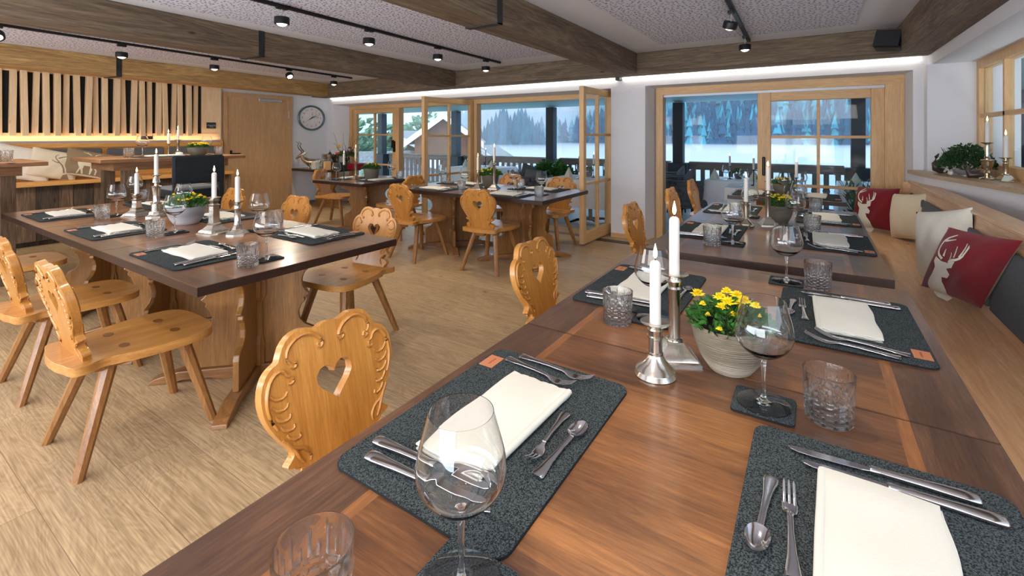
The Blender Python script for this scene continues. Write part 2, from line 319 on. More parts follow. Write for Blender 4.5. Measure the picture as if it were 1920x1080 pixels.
M['shingle'] = plain('grey_shingle', L(120, 116, 112), .9, bump=.5, bscale=9, var=.3)
M['chalet'] = wood('chalet_boards', L(84, 52, 34), L(132, 86, 56), 'Z', rough=.8, sc=.4)
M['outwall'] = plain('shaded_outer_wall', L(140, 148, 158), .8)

# ------------------------------------------------------------------ mesh helpers
class MB:
    def __init__(self): self.v = []; self.f = []; self.m = []
    def add(self, vs, fs, mi=0):
        b = len(self.v); self.v += [tuple(p) for p in vs]; self.f += [tuple(b + i for i in f) for f in fs]; self.m += [mi] * len(fs)
        return self
    def box(self, x0, x1, y0, y1, z0, z1, mi=0, bv=0.0):
        if bv <= 0:
            return self.add([(x0, y0, z0), (x1, y0, z0), (x1, y1, z0), (x0, y1, z0), (x0, y0, z1), (x1, y0, z1), (x1, y1, z1), (x0, y1, z1)],
                            [(0, 3, 2, 1), (4, 5, 6, 7), (0, 1, 5, 4), (1, 2, 6, 5), (2, 3, 7, 6), (3, 0, 4, 7)], mi)
        c = bv; rings = [(z0, c), (z0 + c, 0), (z1 - c, 0), (z1, c)]; vs = []
        for z, k in rings:
            a0, a1, b0, b1 = x0 + k, x1 - k, y0 + k, y1 - k
            vs += [(a0 + c, b0, z), (a1 - c, b0, z), (a1, b0 + c, z), (a1, b1 - c, z), (a1 - c, b1, z), (a0 + c, b1, z), (a0, b1 - c, z), (a0, b0 + c, z)]
        fs = [tuple(reversed(range(8))), tuple(range(24, 32))]
        for r in range(3):
            for k in range(8):
                a, b = r * 8 + k, r * 8 + (k + 1) % 8; fs.append((a, b, b + 8, a + 8))
        return self.add(vs, fs, mi)
    def lathe(self, prof, n=32, c=(0, 0, 0), mi=0, sx=1.0, sy=1.0, cap=True):
        vs = []; fs = []
        for r, z in prof:
            for k in range(n):
                a = 2 * PI * k / n; vs.append((c[0] + r * math.cos(a) * sx, c[1] + r * math.sin(a) * sy, c[2] + z))
        for i in range(len(prof) - 1):
            for k in range(n):
                a, b = i * n + k, i * n + (k + 1) % n; fs.append((a, b, b + n, a + n))
        if cap:
            if prof[0][0] > 1e-5: fs.append(tuple(reversed(range(n))))
            if prof[-1][0] > 1e-5: fs.append(tuple(range((len(prof) - 1) * n, len(prof) * n)))
        return self.add(vs, fs, mi)
    def tube(self, pts, rad, n=8, mi=0, cap=True):
        pts = [Vector(p) for p in pts]; vs = []; fs = []
        rr = rad if isinstance(rad, (list, tuple)) else [rad] * len(pts)
        up = Vector((0, 0, 1))
        for i, p in enumerate(pts):
            t = (pts[min(i + 1, len(pts) - 1)] - pts[max(i - 1, 0)]).normalized()
            if abs(t.dot(up)) > .95: ref = Vector((1, 0, 0))
            else: ref = up
            a = t.cross(ref).normalized(); b = a.cross(t).normalized()
            for k in range(n):
                an = 2 * PI * k / n; vs.append(tuple(p + a * math.cos(an) * rr[i] + b * math.sin(an) * rr[i]))
        for i in range(len(pts) - 1):
            for k in range(n):
                q, w = i * n + k, i * n + (k + 1) % n; fs.append((q, w, w + n, q + n))
        if cap: fs.append(tuple(reversed(range(n)))); fs.append(tuple(range((len(pts) - 1) * n, len(pts) * n)))
        return self.add(vs, fs, mi)
    def loft(self, secs, mi=0, n=10, sq=1.0):
        """secs: (y, cx, cz, halfwidth, halfthick)"""
        vs = []; fs = []
        for y, cx, cz, hw, ht in secs:
            for k in range(n):
                a = 2 * PI * k / n; ca, sa = math.cos(a), math.sin(a)
                vs.append((cx + hw * math.copysign(abs(ca) ** sq, ca), y, cz + ht * math.copysign(abs(sa) ** sq, sa)))
        for i in range(len(secs) - 1):
            for k in range(n):
                q, w = i * n + k, i * n + (k + 1) % n; fs.append((q, q + n, w + n, w))
        fs.append(tuple(range(n))); fs.append(tuple(reversed(range((len(secs) - 1) * n, len(secs) * n))))
        return self.add(vs, fs, mi)
    def prism(self, outline, h0, h1, plane='XY', holes=(), mi=0, bevel=0.0):
        """extrude a 2D outline (with holes) between h0 and h1 along the plane's normal"""
        bm = bmesh.new()
        loops = [outline] + list(holes); es = []
        for lp in loops:
            vv = [bm.verts.new((p[0], p[1], 0)) for p in lp]
            for i in range(len(vv)): es.append(bm.edges.new((vv[i], vv[(i + 1) % len(vv)])))
        bmesh.ops.triangle_fill(bm, use_beauty=True, use_dissolve=False, edges=es)
        bm.verts.index_update()
        base = [(v.co.x, v.co.y) for v in bm.verts]
        tris = [[v.index for v in f.verts] for f in bm.faces]
        bm.free()
        def put(x, y, h):
            return (x, y, h) if plane == 'XY' else ((x, h, y) if plane == 'XZ' else (h, x, y))
        n = len(base); vs = [put(x, y, h0) for x, y in base] + [put(x, y, h1) for x, y in base]
        fs = []
        for tr in tris: fs.append(tuple(tr)); fs.append(tuple(i + n for i in reversed(tr)))
        b = 0
        for lp in loops:
            k = len(lp)
            for i in range(k): fs.append((b + i, b + (i + 1) % k, b + (i + 1) % k + n, b + i + n))
            b += k
        return self.add(vs, fs, mi)
    def xf(self, mat, start=0):
        for i in range(start, len(self.v)): self.v[i] = tuple(mat @ Vector(self.v[i]))
        return self
    def build(self, name, mats, parent=None, smooth=None, fix=True, bevel=0.0, subd=0):
        me = bpy.data.meshes.new(name); me.from_pydata(self.v, [], self.f)
        if not isinstance(mats, (list, tuple)): mats = [mats]
        for m in mats: me.materials.append(m)
        me.polygons.foreach_set('material_index', self.m)
        if fix:
            bm = bmesh.new(); bm.from_mesh(me)
            bmesh.ops.recalc_face_normals(bm, faces=bm.faces); bm.to_mesh(me); bm.free()
        o = bpy.data.objects.new(name, me); C.objects.link(o)
        if parent is not None: o.parent = parent
        if bevel:
            md = o.modifiers.new('bevel', 'BEVEL'); md.width = bevel; md.segments = 2; md.limit_method = 'ANGLE'; md.angle_limit = R(40)
        if subd:
            md = o.modifiers.new('sub', 'SUBSURF'); md.levels = subd; md.render_levels = subd
        if smooth is not None:
            me.polygons.foreach_set('use_smooth', [True] * len(me.polygons))
            if smooth < 180:
                bm = bmesh.new(); bm.from_mesh(me); lim = R(smooth)
                for e in bm.edges:
                    if len(e.link_faces) == 2 and e.calc_face_angle(0) > lim: e.smooth = False
                bm.to_mesh(me); bm.free()
        me.update()
        return o
def tag(o, label, cat, group=None):
    o['label'] = label; o['category'] = cat
    if group: o['group'] = group
    return o
def thing(name, label=None, cat=None, loc=(0, 0, 0), rz=0, group=None):
    o = bpy.data.objects.new(name, None); o.empty_display_size = .05; C.objects.link(o)
    o.location = loc; o.rotation_euler = (0, 0, rz)
    if label: tag(o, label, cat, group)
    return o
def struct(name, mb, mats, **k):
    o = mb.build(name, mats, **k)
    if o.parent is None: o['kind'] = 'structure'
    return o
KIDS = {}
def kids(o):
    return [c for c in bpy.data.objects if c.parent is o]
_kc = {}
def dup(root, loc, rz=0, label=None, group=None, scale=None, cat=None):
    if root.name not in _kc: _kc[root.name] = [(c, kids(c)) for c in kids(root)]
    r = root.copy(); C.objects.link(r); r.location = loc; r.rotation_euler = (0, 0, rz)
    if label: r['label'] = label
    if cat: r['category'] = cat
    if group: r['group'] = group
    if scale: r.scale = scale if isinstance(scale, tuple) else (scale,) * 3
    for ch, gs in _kc[root.name]:
        c = ch.copy(); C.objects.link(c); c.parent = r
        for g in gs:
            d = g.copy(); C.objects.link(d); d.parent = c
    return r
_used = set()
def place(root, loc, rz=0, label=None, group=None, scale=None):
    """first call moves the original, later calls copy it"""
    if root.name in _used: return dup(root, loc, rz, label, group, scale)
    _kc[root.name] = [(c, kids(c)) for c in kids(root)]
    _used.add(root.name); root.location = loc; root.rotation_euler = (0, 0, rz)
    if label: root['label'] = label
    if group: root['group'] = group
    if scale: root.scale = scale if isinstance(scale, tuple) else (scale,) * 3
    return root
def mirror(h): return h + [(-x, y) for x, y in reversed(h) if abs(x) > 1e-6]
def arc(cx, cy, r, a0, a1, n=8, ry=None):
    ry = r if ry is None else ry
    return [(cx + r * math.cos(R(a0 + (a1 - a0) * i / n)), cy + ry * math.sin(R(a0 + (a1 - a0) * i / n))) for i in range(n + 1)]
def smooth_loop(pts, it=2, closed=True):
    for _ in range(it):
        q = []; n = len(pts)
        for i in range(n if closed else n - 1):
            a, b = pts[i], pts[(i + 1) % n]
            q.append((a[0] * .75 + b[0] * .25, a[1] * .75 + b[1] * .25)); q.append((a[0] * .25 + b[0] * .75, a[1] * .25 + b[1] * .75))
        pts = q
    return pts
# ================================================================== THE ROOM
CZ = 2.08
YW = 5.3            # inner face of window wall
XL = -7.5
struct('floor', MB().box(-8.0, 1.4, -2.2, 5.75, -.06, 0), M['floor'])
struct('ceiling', MB().box(-7.9, 1.4, -2.2, 5.6, CZ + .02, CZ + .1), M['plaster2'])
for i, (x0, x1, y0, y1) in enumerate([(-6.4, -4.62, -1.5, 4.55), (-3.72, -2.2, -1.5, 4.5), (-1.25, .28, -1.5, 4.6)]):
    struct('ceiling_panel', MB().box(x0, x1, y0, y1, CZ + .012, CZ + .03), M['perforated'])
# window wall with two openings (splayed reveals)
def splay(x0i, x1i, x0o, x1o, zi, zo, ya, yb, xa, xb, z1):
    """wall between XA and XB from ya (inside) to yb, with an opening x0..x1 up to z"""
    m = MB()
    m.add([(xa, ya, 0), (x0i, ya, 0), (x0i, ya, zi), (xa, ya, z1), (x1i, ya, 0), (xb, ya, 0), (xb, ya, z1), (x1i, ya, zi)],
          [(0, 1, 2, 3), (4, 5, 6, 7), (3, 2, 7, 6)])
    m.add([(x0i, ya, 0), (x0i, ya, zi), (x0o, yb, zo), (x0o, yb, 0), (x1i, ya, 0), (x1i, ya, zi), (x1o, yb, zo), (x1o, yb, 0)],
          [(0, 1, 2, 3), (4, 7, 6, 5), (1, 5, 6, 2)])
    m.add([(xa, yb, 0), (x0o, yb, 0), (x0o, yb, zo), (xa, yb, z1), (x1o, yb, 0), (xb, yb, 0), (xb, yb, z1), (x1o, yb, zo)],
          [(0, 3, 2, 1), (4, 7, 6, 5), (3, 6, 7, 2)])
    m.add([(xa, ya, z1), (xb, ya, z1), (xb, yb, z1), (xa, yb, z1)], [(0, 1, 2, 3)])
    m.add([(xa, ya, 0), (xa, ya, z1), (xa, yb, z1), (xa, yb, 0), (xb, ya, 0), (xb, ya, z1), (xb, yb, z1), (xb, yb, 0)], [(0, 1, 2, 3), (4, 7, 6, 5)])
    return m
struct('wall_window_side_a', splay(-7.33, -2.03, -7.16, -2.12, 1.77, 1.74, YW, 5.62, -7.8, -1.83, CZ + .06), M['plaster'], fix=False)
struct('wall_window_side_b', splay(-1.62, .73, -1.56, .69, 1.775, 1.76, YW, 5.62, -1.83, 1.3, CZ + .06), M['plaster'], fix=False)
# slat / door wall
m = MB(); m.box(XL - .2, XL, -2.2, 3.51, 0, CZ + .06); m.box(XL - .2, XL, 4.58, 5.62, 0, CZ + .06); m.box(XL - .2, XL, 3.51, 4.58, 1.86, CZ + .06)
struct('wall_slat_side', m, M['plaster2'])
struct('wall_behind_viewpoint', MB().box(-7.9, 1.4, -2.35, -2.2, 0, CZ + .1), M['plaster2'])
# bench-side wall: lower wall, niche with window, header
XR = .83
m = MB()
fr = [(.99, 3.73), (.737, 4.91), (.70, 5.3)]
m.prism([(1.3, 5.3), (.70, 5.3), (.745, 4.91), (.99, 3.73), (1.12, 3.1), (1.12, -2.2), (1.3, -2.2)], 0, .875)
m.box(XR, 1.35, -2.2, 5.3, 1.8, CZ + .06)
m.box(1.19, 1.35, -2.2, 5.22, .875, .93)
struct('wall_bench_side', m, M['plaster'])
struct('trim_3', MB().prism([(.69, 5.3), (1.19, 5.3), (1.19, -2.2), (1.10, -2.2), (1.10, 3.1), (.968, 3.73), (.722, 4.91)], .875, .905), wood('niche_sill_oak', L(170, 140, 104), L(206, 180, 146), 'Y', rough=.4, coat=.2, knots=False))
# niche end pier
struct('wall_niche_end', MB().box(.80, 1.35, 5.16, 5.32, .905, 1.8), M['plaster'])
m = MB()
# baseboards
struct('baseboard_slat_side', MB().box(XL, XL + .015, 4.62, 5.3, 0, .06), M['skirting'])
struct('baseboard_window_side', MB().box(-2.02, -1.64, YW - .015, YW, 0, .05), M['frame_x'])
m = MB(); m.box(-2.1, -1.5, 5.0, 5.12, -.001, .004)
struct('trim_1', m, M['tile_dark'])
struct('trim_2', MB().box(-5.7, -2.3, 5.1, 5.2, -.001, .004), M['skirting'])

# ---- reclaimed beams
def beam(name, p0, p1, w, z0, z1, mat, label, side=-1, bracket=(), cat='beam'):
    """p0->p1 is one lower edge in plan; W goes to SIDE"""
    a, b = Vector((*p0, 0)), Vector((*p1, 0)); d = (b - a).normalized(); nrm = Vector((-d.y, d.x, 0)) * side * -1
    t = thing(name, label, cat, (a.x, a.y, z0), math.atan2(d.y, d.x) - PI / 2)
    ln = (b - a).length
    sx = -1 if side < 0 else 1
    x0, x1 = sorted((0, sx * w))
    mb = MB().box(x0, x1, 0, ln, 0, z1 - z0, bv=.008)
    # drying cracks and planed strip underneath
    mb.box(x0 + w * .28, x0 + w * .36, .02, ln - .02, -.003, .004)
    mb.build('timber', mat, t)
    for s in bracket:
        q = MB(); e = .006; q.box(x0 - e, x1 + e, s, s + .05, -e, 0); q.box(x1, x1 + e, s, s + .05, -e, z1 - z0); q.box(x0 - e, x0, s, s + .05, -e, z1 - z0)
        q.build('steel_bracket', M['steel_dark'], t)
    return t
ZB = 1.885
beam('ceiling_beam', (-1.60, -1.9), (-1.60, 4.95), .24, ZB, CZ + .02, M['oldwood'], 'weathered brown cross beam with steel bracket ending above the pillar', -1, (4.2,))
beam('ceiling_beam', (-3.72, -1.9), (-4.14, 4.95), .27, ZB, CZ + .02, M['oldwood'], 'weathered brown cross beam between the two long spotlight tracks', -1, (4.05,))
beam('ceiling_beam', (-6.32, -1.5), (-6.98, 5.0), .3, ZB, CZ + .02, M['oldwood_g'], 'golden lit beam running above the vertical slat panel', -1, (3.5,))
beam('ceiling_beam', (.88, -1.9), (.83, 4.95), .25, ZB, CZ + .02, M['oldwood'], 'weathered beam end beside the loudspeaker above the window niche', -1)
beam('ceiling_beam', (-7.45, 4.95), (.83, 4.95), .30, ZB, CZ + .02, M['oldwood'], 'long weathered beam along the window wall above the light strip', -1)
# LED strips under the long beam
for x0, x1, lb in ((-7.35, -1.95, 'glowing white light strip above the open glass doors'), (-1.88, .78, 'glowing white light strip above the wide sliding window')):
    o = MB().box(x0, x1, YW - .035, YW - .012, 1.868, 1.884).build('led_strip', M['led']); tag(o, lb, 'light')
o = MB().box(-1.94, -1.89, 5.2, YW - .005, 1.85, 1.884).build('strip_joint_plate', M['steel_dark']); tag(o, 'small steel plate between the two white light strips', 'metal plate')

# ---- spotlight tracks
def track(p0, p1, label):
    a, b = Vector(p0), Vector(p1); t = thing('spotlight_track', label, 'light track', a)
    d = b - a; m = MB(); n = Vector((-d.y, d.x, 0)).normalized() * .014
    m.add([n, -n, d - n, d + n, n + Vector((0, 0, .022)), -n + Vector((0, 0, .022)), d - n + Vector((0, 0, .022)), d + n + Vector((0, 0, .022))],
          [(0, 1, 2, 3), (4, 7, 6, 5), (0, 4, 5, 1), (1, 5, 6, 2), (2, 6, 7, 3), (3, 7, 4, 0)])
    m.build('rail', M['black'], t)
    MB().box(-.02, .02, -.05, .05, -.006, .03).build('end_feed', M['black'], t)
    return t
TZ = CZ - .01
track((-2.97, .6, TZ), (-3.16, 4.6, TZ), 'black spotlight track between the two big cross beams')
track((-5.30, .1, TZ), (-5.9, 4.6, TZ), 'black spotlight track above the high tables')
track((-.44, 2.2, TZ), (-.5, 4.8, TZ), 'short black spotlight track above the bench tables')
lamp0 = thing('track_spotlight', 'x', 'spotlight')
MB().box(-.016, .016, -.035, .035, -.02, 0).build('adapter', M['black'], lamp0)
MB().lathe([(.0035, -.075), (.0035, -.018)], 8).build('rod', M['grey_metal'], lamp0)
hd = MB().lathe([(.02, -.072), (.046, -.074), (.048, -.08), (.048, -.118), (.044, -.122), (.036, -.122), (.034, -.112), (.001, -.11)], 28).build('lamp_head', M['black'], lamp0, smooth=40)
MB().lathe([(.001, -.1345), (.012, -.133), (.024, -.128), (.033, -.119), (.034, -.113)], 20, cap=False).build('lens', M['lens'], hd, smooth=180)
spots = [(-2.99, 1.77, 'above the big table, first from the viewpoint', 0, 0), (-3.04, 2.54, 'second along the middle track', 0, 0), (-3.08, 3.41, 'third along the middle track', 0, 0),
         (-3.15, 4.3, 'at the window end of the middle track', 0, 0), (-.48, 3.54, 'on the short track, tilted towards the bench', .35, .3), (-.5, 4.5, 'at the window end of the short track', 0, 0),
         (-5.52, 1.68, 'above the high table by the slat panel', 0, 0), (-5.64, 2.55, 'on the rear track above the high table edge', 0, 0), (-5.75, 3.5, 'on the rear track, tilted towards the clock wall', -.7, 0),
         (-5.85, 4.25, 'at the window end of the rear track', 0, 0), (-5.38, .85, 'on the rear track beside the picture edge', -.7, 0)]
def spot(name, loc, aim, power, size=R(100), col=(1, .86, .68), rad=.025):
    d = bpy.data.lights.new(name, 'SPOT'); d.energy = power; d.spot_size = size; d.spot_blend = .6; d.shadow_soft_size = rad; d.color = col
    o = bpy.data.objects.new(name, d); C.objects.link(o); o.location = loc
    v = Vector(aim) - Vector(loc); o.rotation_euler = v.to_track_quat('-Z', 'Y').to_euler(); return o
for x, y, ph, tx, ty in spots:
    r = place(lamp0, (x, y, TZ), R(-4), 'black round ceiling spotlight ' + ph, 'track spotlights')
    if tx or ty:
        for c in kids(r):
            if c.name.startswith('lamp_head'):
                c.rotation_euler = (ty, tx, 0); c.location = (tx * .07, -ty * .07, -.008)
    spot('spot_beam', (x + tx * .04, y, TZ - .145), (x - tx * 1.2, y + ty, 0), 24 if x > -5 else 30, size=R(100) if x > -5 else R(150))
# extra spots out of view over the viewpoint, added to light the room
for x, y in ((-.35, 1.2), (-.4, .1), (-2.9, .5), (-3.0, -.6), (-5.2, -.3)):
    r = dup(lamp0, (x, y, TZ), 0, 'added unseen spotlight above the viewpoint', 'added spotlights above the viewpoint')
    spot('spot_beam', (x, y, TZ - .145), (x, y, 0), 26 if x > -1 else 22)

# ---- loudspeaker by the beam
t = thing('loudspeaker', 'black box loudspeaker tilted down from the beam above the window', 'loudspeaker', (.50, 4.80, 1.90), R(-30))
t.rotation_euler = (R(-14), R(8), R(-20))
MB().box(-.09, .09, -.06, .06, 0, .15, bv=.012).build('cabinet', M['black'], t)
MB().box(-.082, .082, -.067, -.058, .008, .142).build('grille', plain('speaker_grille', L(40, 42, 46), .8, bump=.5, bscale=400), t)
MB().box(-.02, .02, .055, .1, .05, .1).build('wall_mount', M['black'], t)

# ================================================================== GLASS DOORS AND WINDOWS
def framed(name, kind_struct, x0, x1, z0, z1, cols, rows, y, th=.06, stile=.075, rail=.075, mun=.028, botr=None, parent=None, label=None, cat=None, loc=None, rz=0):
    """a leaf: stiles and rails, muntins and panes in local x/z; depth about y"""
    t = thing(name, label, cat, loc or (0, 0, 0), rz)
    if kind_struct: t['kind'] = 'structure'
    botr = botr or rail
    a = th / 2
    MB().box(x0, x0 + stile, y - a, y + a, z0, z1, bv=.004).build('stile', M['frame'], t)
    MB().box(x1 - stile, x1, y - a, y + a, z0, z1, bv=.004).build('stile', M['frame'], t)
    MB().box(x0 + stile, x1 - stile, y - a, y + a, z1 - rail, z1, bv=.004).build('top_rail', M['frame_x'], t)
    MB().box(x0 + stile, x1 - stile, y - a, y + a, z0, z0 + botr, bv=.004).build('bottom_rail', M['frame_x'], t)
    gx0, gx1, gz0, gz1 = x0 + stile, x1 - stile, z0 + botr, z1 - rail
    mm = MB()
    for i in range(1, cols):
        xc = gx0 + (gx1 - gx0) * i / cols; mm.box(xc - mun / 2, xc + mun / 2, y - a * .8, y + a * .8, gz0, gz1, bv=.003)
    for zc in rows:
        mm.box(gx0, gx1, y - a * .85, y + a * .85, zc - mun / 2, zc + mun / 2, bv=.003)
    if mm.v: mm.build('glazing_bar', M['frame_x'], t)
    MB().box(gx0, gx1, y - .004, y + .004, gz0, gz1).build('pane', M['window_glass'], t)
    return t
YF = 5.58
# fixed outer frames
m = MB(); m.box(-7.16, -7.09, YF - .05, YF + .06, 0, 1.68); m.box(-4.33, -4.22, YF - .05, YF + .06, 0, 1.68); m.box(-2.2, -2.1, YF - .05, YF + .06, 0, 1.68); m.box(-5.95, -5.87, YF - .05, YF + .06, 0, 1.68)
struct('trim_4', m, M['frame'])
struct('trim_5', MB().box(-7.16, -2.1, YF - .05, YF + .06, 1.68, 1.745), M['frame_x'])
m = MB(); m.box(-1.56, -1.48, YF - .06, YF + .08, 0, 1.68); m.box(.56, .70, YF - .06, YF + .08, 0, 1.68)
struct('trim_6', m, M['frame'])
struct('trim_7', MB().box(-1.56, .70, YF - .06, YF + .08, 1.68, 1.765), M['frame_x'])
struct('trim_8', MB().box(-1.48, .56, YF - .03, YF + .02, 1.655, 1.68), M['grey_metal'])
struct('trim_9', MB().box(-7.1, -2.15, YF - .06, YF + .14, -.05, .012), M['deck'])
struct('trim_10', MB().box(-1.5, .6, YF - .06, YF + .14, -.05, .012), M['deck'])
t = framed('window_1', True, -7.09, -5.95, .0, 1.68, 2, (1.22, .70), YF, stile=.10)
for q in (0,):
    h = MB().box(-5.99, -5.965, YF - .075, YF - .03, .93, 1.11); h.box(-6.0, -5.955, YF - .10, YF - .075, 1.0, 1.13); h.build('window_handle', M['black'], t)
# open leaves standing into the room (hinged at the outer frame)
def leaf(name, hinge, angle, w, h, label, handle_side=1):
    t = framed(name, False, .0, w, .02, h, 2, (h * .77 - .13, h * .385), 0, th=.055, stile=.07, rail=.07, botr=.12, label=label, cat='door', loc=(hinge[0], hinge[1], .0), rz=angle)
    k = thing('lever_handle'); k.parent = t
    MB().box(w - .045, w - .02, -.045, -.028, .80, .98, bv=.004).build('handle_plate', M['black'], k)
    MB().tube([(w - .033, -.03, .9), (w - .033, -.075, .9), (w - .14, -.08, .9)], .008).build('handle_bar', M['black'], k)
    return t
leaf('glass_door', (-4.30, YF - .06), R(-94), .98, 1.73, 'open glazed door leaf standing in the middle of the wide doorway')
leaf('glass_door', (-2.10, YF - .10), R(-91), .84, 1.745, 'open glazed door leaf folded back against the white pillar')
# outer sash of window 2: sliding panel
t = framed('window_2', True, -.50, .585, .0, 1.665, 2, (1.19, .69), YF + .02, stile=.125, rail=.10, botr=.12)
MB().box(-.455, -.425, YF - .02, YF - .008, .78, .98, bv=.008).build('recessed_handle', M['black'], t)
# niche window
XN = 1.13
t = thing('window_3'); t['kind'] = 'structure'
MB().box(XN - .03, XN + .05, 5.10, 5.17, .905, 1.8).build('stile', M['frame'], t)
MB().box(XN - .03, XN + .05, 2.2, 5.10, 1.735, 1.8).build('top_rail', M['frame'], t)
MB().box(XN - .03, XN + .05, 2.2, 5.10, .905, .99).build('bottom_rail', M['frame'], t)
for yc in (4.57, 3.75, 3.0):
    MB().box(XN - .02, XN + .03, yc - .016, yc + .016, .99, 1.735).build('glazing_bar', M['frame'], t)
MB().box(XN - .02, XN + .03, 2.2, 5.10, 1.345, 1.375).build('glazing_bar', M['frame'], t)
MB().box(XN + .0, XN + .006, 2.2, 5.10, .99, 1.735).build('pane', M['window_glass'], t)
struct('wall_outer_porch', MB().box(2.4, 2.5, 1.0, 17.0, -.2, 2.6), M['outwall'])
struct('roof', MB().box(1.36, 2.6, .8, 5.6, 2.15, 2.25), M['plaster2'])  # unseen roof, added to darken the porch outside the niche window
m = MB(); m.box(1.5, 1.53, 5.90, 5.945, 1.30, 1.46); m.box(1.5, 1.53, 5.3, 5.945, 1.44, 1.48)
o = m.build('lantern_bracket', M['black']); tag(o, 'black angled iron bracket seen through the niche window', 'bracket')
MB().box(1.53, 2.41, 5.3, 5.33, 1.44, 1.47).build('wall_arm', M['black'], o)

# ================================================================== SLAT PANEL, DOOR, CLOCK
t = thing('slat_panel', 'long pale spruce panel of upright wavy slats over a dark backing', 'wall panel', (XL, 0, 0))
MB().box(.005, .02, -1.5, 3.45, 1.14, 1.99).build('backing', plain('dark_backing', L(34, 36, 38), .9), t)
MB().box(.005, .05, -1.5, 3.45, 1.925, 2.0).build('header_board', M['spruce'], t)
MB().box(.005, .05, 3.2, 3.46, 1.14, 1.925).build('end_board', M['spruce_z'], t)
MB().box(.005, .055, -1.5, 3.45, 1.14, 1.235).build('lower_board', M['spruce'], t)
MB().box(.005, .09, 3.43, 3.47, .6, 1.12).build('side_cheek', M['pine_warm'], t)
random.seed(3)
ys = [1.29 + k * .0905 for k in range(-16, 21)]
for k, yy in enumerate(ys):
    w0, w1 = .05, .05
    d = (0.0, .010, -.012, .018, -.006)[k % 5]; d2 = random.uniform(-.012, .012)
    m = MB(); a0, a1 = yy - .027 + d2, yy + .027 + d2
    z0, z1 = 1.20, 1.955; x1 = .075 + .02 * ((k * 7) % 3)
    m.add([(.03, a0, z0), (x1, a0, z0), (x1, a1, z0), (.03, a1, z0), (.03, a0 + d, z1), (x1 - .01, a0 + d, z1), (x1 - .01, a1 + d, z1), (.03, a1 + d, z1)],
          [(0, 3, 2, 1), (4, 5, 6, 7), (0, 1, 5, 4), (1, 2, 6, 5), (2, 3, 7, 6), (3, 0, 4, 7)])
    m.build('slat', M['spruce_z'], t, bevel=.003)
o = MB().box(XL + .051, XL + .058, 3.26, 3.385, 1.31, 1.40).build('slate_sign', M['slate_sign']); tag(o, 'small dark slate sign with chalk writing beside the oak door', 'sign')
m = MB()
for k in range(9):
    y = 3.275 + k * .0115; m.tube([(XL + .0595, y, 1.352 + .006 * math.sin(k * 2.1)), (XL + .0595, y + .005, 1.362 + .004 * math.cos(k)), (XL + .0595, y + .01, 1.352)], .0012, 4)
m.tube([(XL + .0595, 3.30, 1.33), (XL + .0595, 3.32, 1.345), (XL + .0595, 3.335, 1.328), (XL + .0595, 3.35, 1.34)], .0014, 4)
m.build('chalk_lettering', M['chalk'], o)
o = MB().box(XL + .0555, XL + .065, 2.46, 2.60, 1.155, 1.215, bv=.003).build('socket_panel', M['black']); tag(o, 'black triple socket plate below the slats', 'socket')
MB().box(XL + .064, XL + .067, 2.47, 2.51, 1.165, 1.205).build('outlet', M['steel_dark'], o)
# oak door in slat wall
t = thing('door_1'); t['kind'] = 'structure'; t.location = (XL, 3.5, 0)
MB().box(.0, .04, .05, 1.02, 0, 1.80).build('door_leaf', M['door_oak'], t)
m = MB(); m.box(-.02, .055, .0, .05, 0, 1.87); m.box(-.02, .055, 1.02, 1.09, 0, 1.87); m.box(-.02, .055, .05, 1.02, 1.80, 1.87)
m.build('door_frame', M['door_oak'], t)
MB().box(.04, .075, .52, .90, 1.755, 1.80, bv=.004).build('door_closer', M['grey_metal'], t)
MB().box(.056, .062, .32, .78, 1.82, 1.832).build('closer_arm', M['grey_metal'], t)
m = MB()
for z in (.25, 1.5): m.lathe([(.009, z), (.009, z + .12)], 10, c=(.06, 1.03, 0))
m.build('hinge', M['grey_metal'], t)
h = MB(); h.box(.04, .05, .09, .12, .86, .98); h.tube([(.045, .105, .93), (.09, .105, .93), (.09, .22, .93)], .009); h.build('door_handle', M['black'], t)
# clock
t = thing('wall_clock', 'round wall clock with teal rim on the white wall beside the door', 'clock', (XL + .004, 4.98, 1.52))
t.rotation_euler = (R(90), 0, R(90)); t.scale = (1, .84, 1)
MB().lathe([(.236, 0), (.264, .004), (.268, .02), (.255, .034), (.238, .03), (.228, .018), (.228, .012)], 56, cap=False).build('rim', M['clock_rim'], t, smooth=50)
MB().lathe([(.001, .012), (.232, .012), (.232, .004)], 56).build('dial', M['clock_face'], t)
def text_mesh(body, size, name, mat, parent, loc, rot=(0, 0, 0), ext=.0008):
    cu = bpy.data.curves.new(name + '_curve', 'FONT'); cu.body = body; cu.size = size; cu.extrude = ext; cu.align_x = 'CENTER'; cu.align_y = 'CENTER'
    tmp = bpy.data.objects.new('tmp', cu); C.objects.link(tmp); bpy.context.view_layer.update()
    me = bpy.data.meshes.new_from_object(tmp.evaluated_get(bpy.context.evaluated_depsgraph_get()))
    bpy.data.objects.remove(tmp); bpy.data.curves.remove(cu)
    me.materials.clear(); me.materials.append(mat)
    o = bpy.data.objects.new(name, me); C.objects.link(o); o.parent = parent; o.location = loc; o.rotation_euler = rot
    return o
for k in range(1, 13):
    a = R(90 - 30 * k); text_mesh(str(k), .052, 'numeral', M['mauve'], t, (.178 * math.cos(a), .178 * math.sin(a), .0135))
m = MB(); random.seed(5)
for k in range(34):
    a = random.uniform(0, 2 * PI); r_ = random.uniform(0, .085); x, y = .04 + r_ * math.cos(a) * 1.2, .035 + r_ * math.sin(a)
    m.lathe([(.001, .0128), (random.uniform(.004, .011), .0128), (.001, .0135)], 7, c=(x, y, 0))
m.build('floral_print', M['teal_print'], t)
